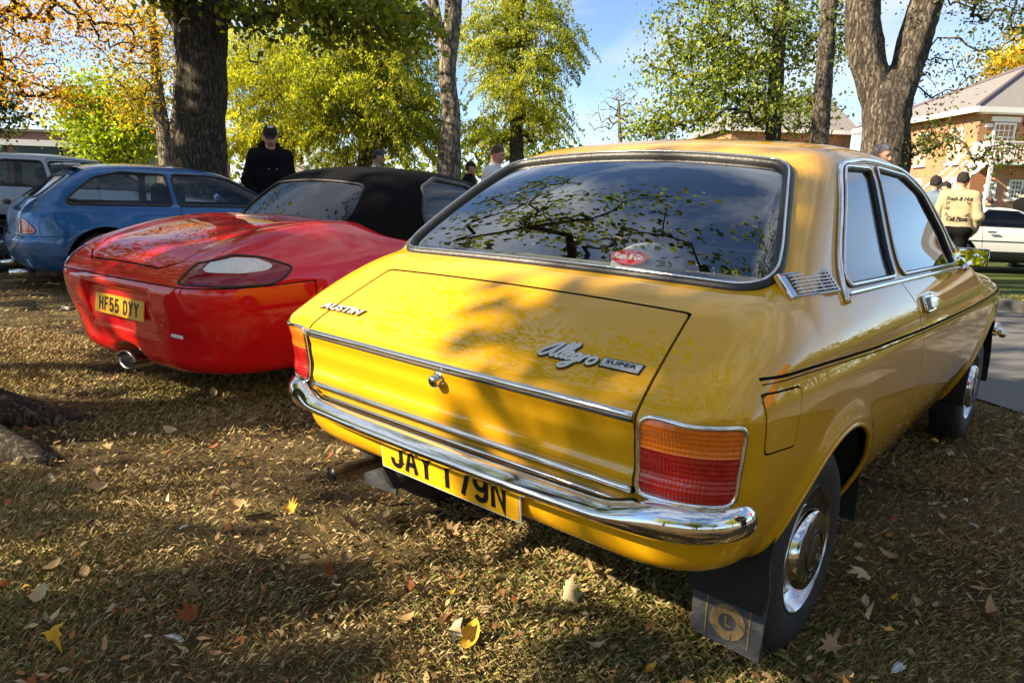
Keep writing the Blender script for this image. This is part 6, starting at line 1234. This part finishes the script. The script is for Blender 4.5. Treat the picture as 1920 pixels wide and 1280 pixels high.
def person(label, loc, face, h=1.78, top=None, legs=None, hair=HAIRD, cap=None, sleeve='long', head=(0, 0), arms='down', lean=0., build=1., hood=False, res=.016, thick=.018, group=None, hairlen=0.):
    root = empty('person', loc, face, label, 'person', group); k = h/1.80; root.scale = (k,)*3
    hy, hp = head; B = build
    sh = [(sg*.185*B, -.01, 1.43) for sg in (-1, 1)]
    if arms == 'down': el = [(sg*.245*B, -.03, 1.13) for sg in (-1, 1)]; wr = [(sg*.255*B, .05, .88) for sg in (-1, 1)]
    elif arms == 'front': el = [(sg*.25*B, .02, 1.15) for sg in (-1, 1)]; wr = [(sg*.10, .24, 1.10) for sg in (-1, 1)]
    else: el = [(sg*.27*B, -.05, 1.14) for sg in (-1, 1)]; wr = [(sg*.225*B, .10, .94) for sg in (-1, 1)]
    hc = np.array((0, .035+lean*.6, 1.665)); cyw, syw = math.cos(hy), math.sin(hy); cp, sp_ = math.cos(hp), math.sin(hp)
    def toh(P):                                   # into head space (turned and tilted)
        q = P-hc; x = cyw*q[:, 0]+syw*q[:, 1]; y = -syw*q[:, 0]+cyw*q[:, 1]; z = q[:, 2]; return np.stack([x, cp*y+sp_*z, -sp_*y+cp*z], 1)
    def headF(P):
        q = toh(P); d = smin(ell(q, (0, -.005, .022), (.076, .096, .098)), ell(q, (0, .022, -.045), (.056, .068, .072)), .06)
        d = smin(d, caps(q, (0, .098, -.002), (0, .112, -.03), .008, .014), .02); d = smin(d, caps(q, (-.028, .086, .022), (.028, .086, .022), .010, .010), .02)       # nose, brow
        for sg in (-1, 1): d = smax(d, -ell(q, (sg*.031, .108, .004), (.017, .022, .011)), .012); d = smin(d, caps(q, (sg*.078, -.008, .012), (sg*.078, -.004, -.026), .015, .009), .006)
        d = smin(d, caps(q, (-.020, .084, -.058), (.020, .084, -.058), .007, .007), .01); return d
    nk = hc+np.array((0, -.03-lean*.1, -.09))
    def hands(P):
        d = np.full(len(P), 9.)
        for sg, w_ in zip((-1, 1), wr):
            e = np.array(el[0 if sg < 0 else 1]); dr = np.array(w_)-e; dr /= np.linalg.norm(dr); pl = np.array(w_)+dr*.055; d = np.minimum(d, caps(P, w_, pl, .028, .034)); sx = np.cross(dr, (sg, 0, 0)); sx /= np.linalg.norm(sx)+1e-9
            for i, l in enumerate((.062, .075, .078, .066)): b0 = pl+sx*(.026-.0175*i); d = smin(d, caps(P, b0, b0+dr*l+np.array((-sg*.018, .01, 0)), .0105, .0085), .008)
            d = smin(d, caps(P, np.array(w_)+dr*.02+sx*.025, np.array(w_)+dr*.065+sx*.062, .013, .010), .012)
        return d
    def limbs(P, g=0.):
        d = np.full(len(P), 9.)
        for s_, e, w_ in zip(sh, el, wr): d = np.minimum(d, smin(caps(P, s_, e, .056*B+g, .044*B+g), caps(P, e, w_, .044*B+g, .030+g), .03))
        return d
    def torso(P, g=0.):
        Q = P*np.array((1, 1.35, 1)); d = smin(caps(Q, (-.10*B, 0, 1.36), (.10*B, 0, 1.36), .125*B+g, .125*B+g), caps(Q, (-.075*B, 0, 1.0), (.075*B, 0, 1.0), .125*B+g, .125*B+g), .16); d = smin(d, caps(Q, (-.06, 0, 1.18), (.06, 0, 1.18), .13*B+g, .13*B+g), .1)
        return smin(d, caps(P, sh[0], sh[1], .062+g, .062+g), .07)
    def legF(P, g=0.):
        d = np.full(len(P), 9.)
        for sg in (-1, 1): d = smin(d, smin(caps(P, (sg*.095, 0, .93), (sg*.10, .02, .50), .088+g, .058+g), caps(P, (sg*.10, .02, .50), (sg*.10, -.02, .09), .056+g, .040+g), .04), .03)
        return smin(d, caps(P, (-.08, 0, .96), (.08, 0, .96), .115+g, .115+g), .08)
    def bodyF(P):
        d = smin(torso(P), limbs(P), .05); d = smin(d, legF(P), .06); d = smin(d, caps(P, nk+np.array((0, -.01, -.10)), nk+np.array((0, .0, .03)), .062, .054), .04); d = np.minimum(d, hands(P)); d = smin(d, headF(P), .02)
        for sg in (-1, 1): d = smin(d, caps(P, (sg*.10, -.03, .05), (sg*.115, .15, .035), .042, .034), .03)
        return d
    M = surface(bodyF, (-.42, -.24, 0), (.42, .40, 1.83), res, it=2); msurf('body', M, SKIN, root)
    ev = MB(); 
    def unh(q): q = np.array(q); y = cp*q[1]-sp_*q[2]; z = sp_*q[1]+cp*q[2]; return hc+np.array((cyw*q[0]-syw*y, syw*q[0]+cyw*y, z))
    for sg in (-1, 1):
        e = MB(); e.lathe([(.0005, .012), (.006, .0105), (.0105, .006), (.012, 0), (.0105, -.006), (.0005, -.012)], unh((sg*.031, .084, .004)), unh((sg*.031, 1, .004))-unh((sg*.031, 0, .004)), 12); e.build('eye', pmat('eye', (.10, .09, .08), .2), root, smooth=True)
    wv = lambda P: .006*np.sin(17*P[:, 2]+9*P[:, 0])*np.sin(13*P[:, 0]+5)+.004*np.sin(31*P[:, 2]-11*P[:, 1])
    def topF(P):
        g = thick; d = smin(torso(P, g+.004), limbs(P, g), .022)+wv(P); d = smax(d, caps(P, nk, nk+np.array((0, 0, .3)), .068, .068)*-1., .01); d = np.maximum(d, (.88 if sleeve != 'tee' else .93)-P[:, 2]-np.where(np.abs(P[:, 0]) > .205*B, .3, 0))
        for e, w_ in zip(el, wr):
            if sleeve == 'tee': d = np.maximum(d, np.where(np.abs(P[:, 0]-e[0]) < .12, (e[2]+.02)-P[:, 2], -9)*(np.abs(P[:, 0]) > .19*B)-9*(np.abs(P[:, 0]) <= .19*B))
        if sleeve != 'tee': d = smax(d, -(hands(P)-.012), .01)
        if hood: d = smin(d, smax(caps(P, nk+np.array((-.07, -.06, -.02)), nk+np.array((.07, -.06, -.02)), .062, .062), -(caps(P, nk, nk+np.array((0, .02, .1)), .075, .075)), .02), .04)
        else: d = smin(d, smax(caps(P, nk+np.array((0, -.005, -.05)), nk+np.array((0, 0, -.025)), .082, .074), P[:, 2]-nk[2]+.012, .01), .02)
        return d
    T = surface(topF, (-.46, -.28, .74), (.46, .40, 1.66), res+.002, it=2); tp = msurf('jacket' if sleeve == 'long' else 'shirt', T, top, root)
    Lg = surface(lambda P: np.maximum(np.maximum(legF(P, .016)+wv(P), .06-P[:, 2]), P[:, 2]-1.0), (-.28, -.2, .03), (.28, .22, 1.03), res+.006, it=2); msurf('trousers', Lg, legs, root)
    for sg in (-1, 1): S_ = surface(lambda P: np.maximum(caps(P, (sg*.10, -.035, .045), (sg*.115, .17, .035), .052, .042), .002-P[:, 2]), (sg*.11-.09, -.12, -.02), (sg*.11+.09, .26, .13), .016, it=2); msurf('shoe', S_, pmat('shoe_leather', (.03, .028, .026), .5), root)
    if cap is None:
        Hh = surface(lambda P: hairF(toh(P)), hc-.17, hc+.17,   .012, it=2) if True else None
    if cap is not None:
        def capF(P): q = toh(P); return np.maximum(ell(q, (0, -.008, .038), (.087, .106, .098)), .038-q[:, 2])
        Cm = surface(capF, hc-.15, hc+.19, .012, it=2); co_ = msurf('cap', Cm, cap, root); mb = MB(); a = np.linspace(.15, math.pi-.15, 13); ol = [(.082*math.cos(t), .055+.115*math.sin(t)) for t in a]; V = [unh((x, y, .044-.9*x*x-.18*max(y-.08, 0))) for x, y in ol]+[unh((x, y, .050-.9*x*x-.18*max(y-.08, 0))) for x, y in ol]; n = len(ol)
        mb.add(V, [tuple(range(n)), tuple(range(2*n-1, n-1, -1))]+[(i, n+i, n+(i+1) % n, (i+1) % n) for i in range(n)]); mb.build('cap_peak', cap, co_)
        Hs = surface(lambda P: (lambda q: np.maximum(np.maximum(ell(q, (0, -.010, .018), (.082, .101, .10)), q[:, 2]-.035), np.maximum(q[:, 1]-.01, -.045-q[:, 2])))(toh(P)), hc-.15, hc+.15, .012, it=2); msurf('hair', Hs, hair, root) if len(Hs[1]) else None
    else: msurf('hair', Hh, hair, root)
    return root, tp, topF, k
def hairF(q):
    d = ell(q, (0, -.012, .028), (.086, .105, .106)); d = np.maximum(d, .012+.62*q[:, 1]-q[:, 2]); return d+.003*np.sin(70*q[:, 0])*np.sin(60*q[:, 2])
def stand(px, ytop, D, h=1.78):
    """ground spot of a figure whose head top is seen at (px, ytop)"""
    p = at(px, ytop, D); return (p[0], p[1], float(zgr(p[0], p[1]))), p[2]-float(zgr(p[0], p[1]))
def facecam(p, off=0.): return math.atan2(-(CAM[0]-p[0]), CAM[1]-p[1])+R(off)
BLK = pmat('cloth_black', (.007, .007, .008), .95, bump=(40, .6), spec=.15); JEAN = cloth('navy', (.02, .025, .045)); TANJ = cloth('tan', (.46, .37, .215)); BLU = cloth('slate_blue', (.13, .18, .25)); WHT = cloth('white', (.72, .71, .69)); GRY = cloth('grey', (.25, .25, .25)); OLV = cloth('olive', (.30, .28, .20)); REDC = cloth('red', (.55, .02, .02)); CAPB = cloth('capblack', (.012, .012, .014)); CAPG = cloth('capgrey', (.06, .065, .075))
def put(px, yt, D, label, off, hlim=(1.62, 1.92), **kw):
    p, h = stand(px, yt, D); h = float(np.clip(h, *hlim)); return person(label, p, facecam(p, off), h, **kw), p
(r0, tp, tF, k), p = put(505, 232, 9.2, 'man in black hoodie and black cap looking down at the red roadster', 12, top=BLK, legs=BLK, cap=CAPB, head=(R(-14), R(-22)), arms='pocket', hood=True, build=1.0, thick=.024, res=.013)
for sx in (-.045, .05):
    c, nn = hit(tF, (sx, .6, 1.30), (0, -1, 0), -.1, .7); mb = MB(); mb.tube([c+nn*.004+np.array((0, 0, .16)), c+nn*.008, c+nn*.006-np.array((0, 0, .02))], .004, 6); q = mb.build('drawstring', BLK, r0, smooth=True); lathe_obj('cord_tip', [(.001, .003), (.005, .003), (.006, 0)], c+nn*.008-np.array((0, 0, .02)), nn, SILVER, r0, 8)
mb = MB(); mb.box((0.02, .135, 1.768), (.06, .01, .026), bev=.003); q = mb.build('cap_badge', WHITE, r0)
put(562, 289, 20, 'person in white T-shirt with red print seen from behind, far off', 165, top=WHT, legs=JEAN, hair=HAIRB, sleeve='tee', res=.02)
put(545, 297, 25, 'distant person in dark cap beside the white T-shirt', 60, top=GRY, legs=JEAN, cap=CAPB, res=.022)
put(706, 280, 13.5, 'older man in grey cap and olive jacket in profile behind the soft top', 80, top=OLV, legs=GRY, cap=CAPG, res=.017, head=(0, R(-5)))
put(880, 302, 13.2, 'man in black cap and black top in profile beside the curved trunk', 75, top=BLK, legs=JEAN, cap=CAPB, res=.017)
put(929, 271, 9.6, 'fair boy with brown hair and pale collar in profile left of the yellow car', 65, top=WHT, legs=JEAN, hair=HAIRB, res=.014, head=(0, R(-12)))
put(1652, 268, 8.0, 'grey-haired man whose head shows above the yellow roof', 48, top=GRY, legs=JEAN, hair=HAIRG, res=.012, head=(R(4), R(-6)))
put(1756, 328, 10.6, 'short-haired man in slate blue T-shirt with his back to us', 160, top=BLU, legs=JEAN, sleeve='tee', res=.015, build=1.05)
put(1773, 340, 12.6, 'man in black cap half hidden behind the slate blue T-shirt', 40, top=BLK, legs=JEAN, cap=CAPB, res=.017)
put(1858, 369, 16.5, 'person in dark leather jacket and cap behind the white coupe', 235, hlim=(1.45, 1.7), top=BLK, legs=BLK, cap=cloth('brown', (.09, .05, .03)), res=.02)
put(1924, 350, 15, 'figure in black cut by the right edge of the picture', 120, top=BLK, legs=BLK, res=.02)
for px, off, lb in ((1868, 150, 'person in white leaning on the balcony, left of two'), (1878, 200, 'person in white standing on the balcony, right of two')):
    p = at(px, 300, 36.1); person(lb, (p[0], p[1], 3.48), facecam(p, off), 1.75, top=WHT, legs=WHT, res=.024)
person('photographer in red jacket out of view on the right, mirrored in the door', (2.35, 2.2, 0), R(100), 1.75, top=REDC, legs=JEAN, res=.02, arms='front'); person('visitor in black jacket and cap out of view on the right', (2.3, .9, 0), R(75), 1.8, top=BLK, legs=JEAN, cap=CAPB, res=.02)
(r0, tp, tF, k), p = put(1808, 321, 10.0, 'man in tan jacket with black pizza lettering on his back', 176, top=TANJ, legs=BLK, arms='pocket', build=1.02, thick=.024, res=.012)
def jacket_print():
    ink = pmat('black_print', (.012, .011, .010), .8); X = np.array((-1., 0, 0)); Z = np.array((0, 0, 1.))
    def flat(V, Fc, name, ox, oz, sx=1., sy=1.):
        V = np.array(V, float); c, nn = hits(tF, np.stack([-(ox+V[:, 0]*sx)*-1, np.full(len(V), -.6), oz+V[:, 1]*sy], 1), (0, 1, 0), -.1, .7); W = c+nn*.0045
        q = mobj(name, W, Fc, ink, tp, smooth=False)
    V, F_ = text_mesh('Fresh & Hot', .082, 0, .25, .95, .0022); flat(V, F_, 'back_lettering', 0, 1.395, .86); V, F_ = text_mesh('Cali Pizza', .086, 0, .25, .95, .0022); flat(V, F_, 'back_lettering', 0, 1.105, .86)
    V, F_ = text_mesh('88', .045, 0, .1, 1, .001); flat(V, F_, 'back_lettering', -.135, 1.255)
    def polyline(P, w_, name):
        mb = MB(); P = np.array(P)
        for i in range(len(P)-1):
            d = P[i+1]-P[i]; nn = np.array((-d[1], d[0]))/np.linalg.norm(d)*w_/2; mb.add([(*(P[i]+nn), 0), (*(P[i]-nn), 0), (*(P[i+1]-nn), 0), (*(P[i+1]+nn), 0)], [(0, 1, 2, 3)])
        flat(mb.v, mb.f, name, 0, 0)
    polyline([(-.135+.036*math.cos(t), 1.255+.036*math.sin(t)) for t in np.linspace(0, 6.283, 21)], .004, 'print_ring')
    polyline([(-.06+.16*t, 1.082-.012*math.sin(3.14*t)) for t in np.linspace(0, 1, 9)], .007, 'print_underline')
    mb = MB()                                              # chequered corners
    for ox, oz, sx, sz in ((-.155, 1.355, 1, -1), (.155, 1.355, -1, -1), (-.155, 1.148, 1, 1), (.155, 1.148, -1, 1)):
        for i in range(4):
            for j in range(4):
                if i+j < 4 and (i+j) % 2 == 0: x, z = ox+sx*i*.016, oz+sz*j*.016; mb.add([(x, z, 0), (x+sx*.016, z, 0), (x+sx*.016, z+sz*.016, 0), (x, z+sz*.016, 0)], [(0, 1, 2, 3)])
    flat(mb.v, mb.f, 'chequer_print', 0, 0)
jacket_print()
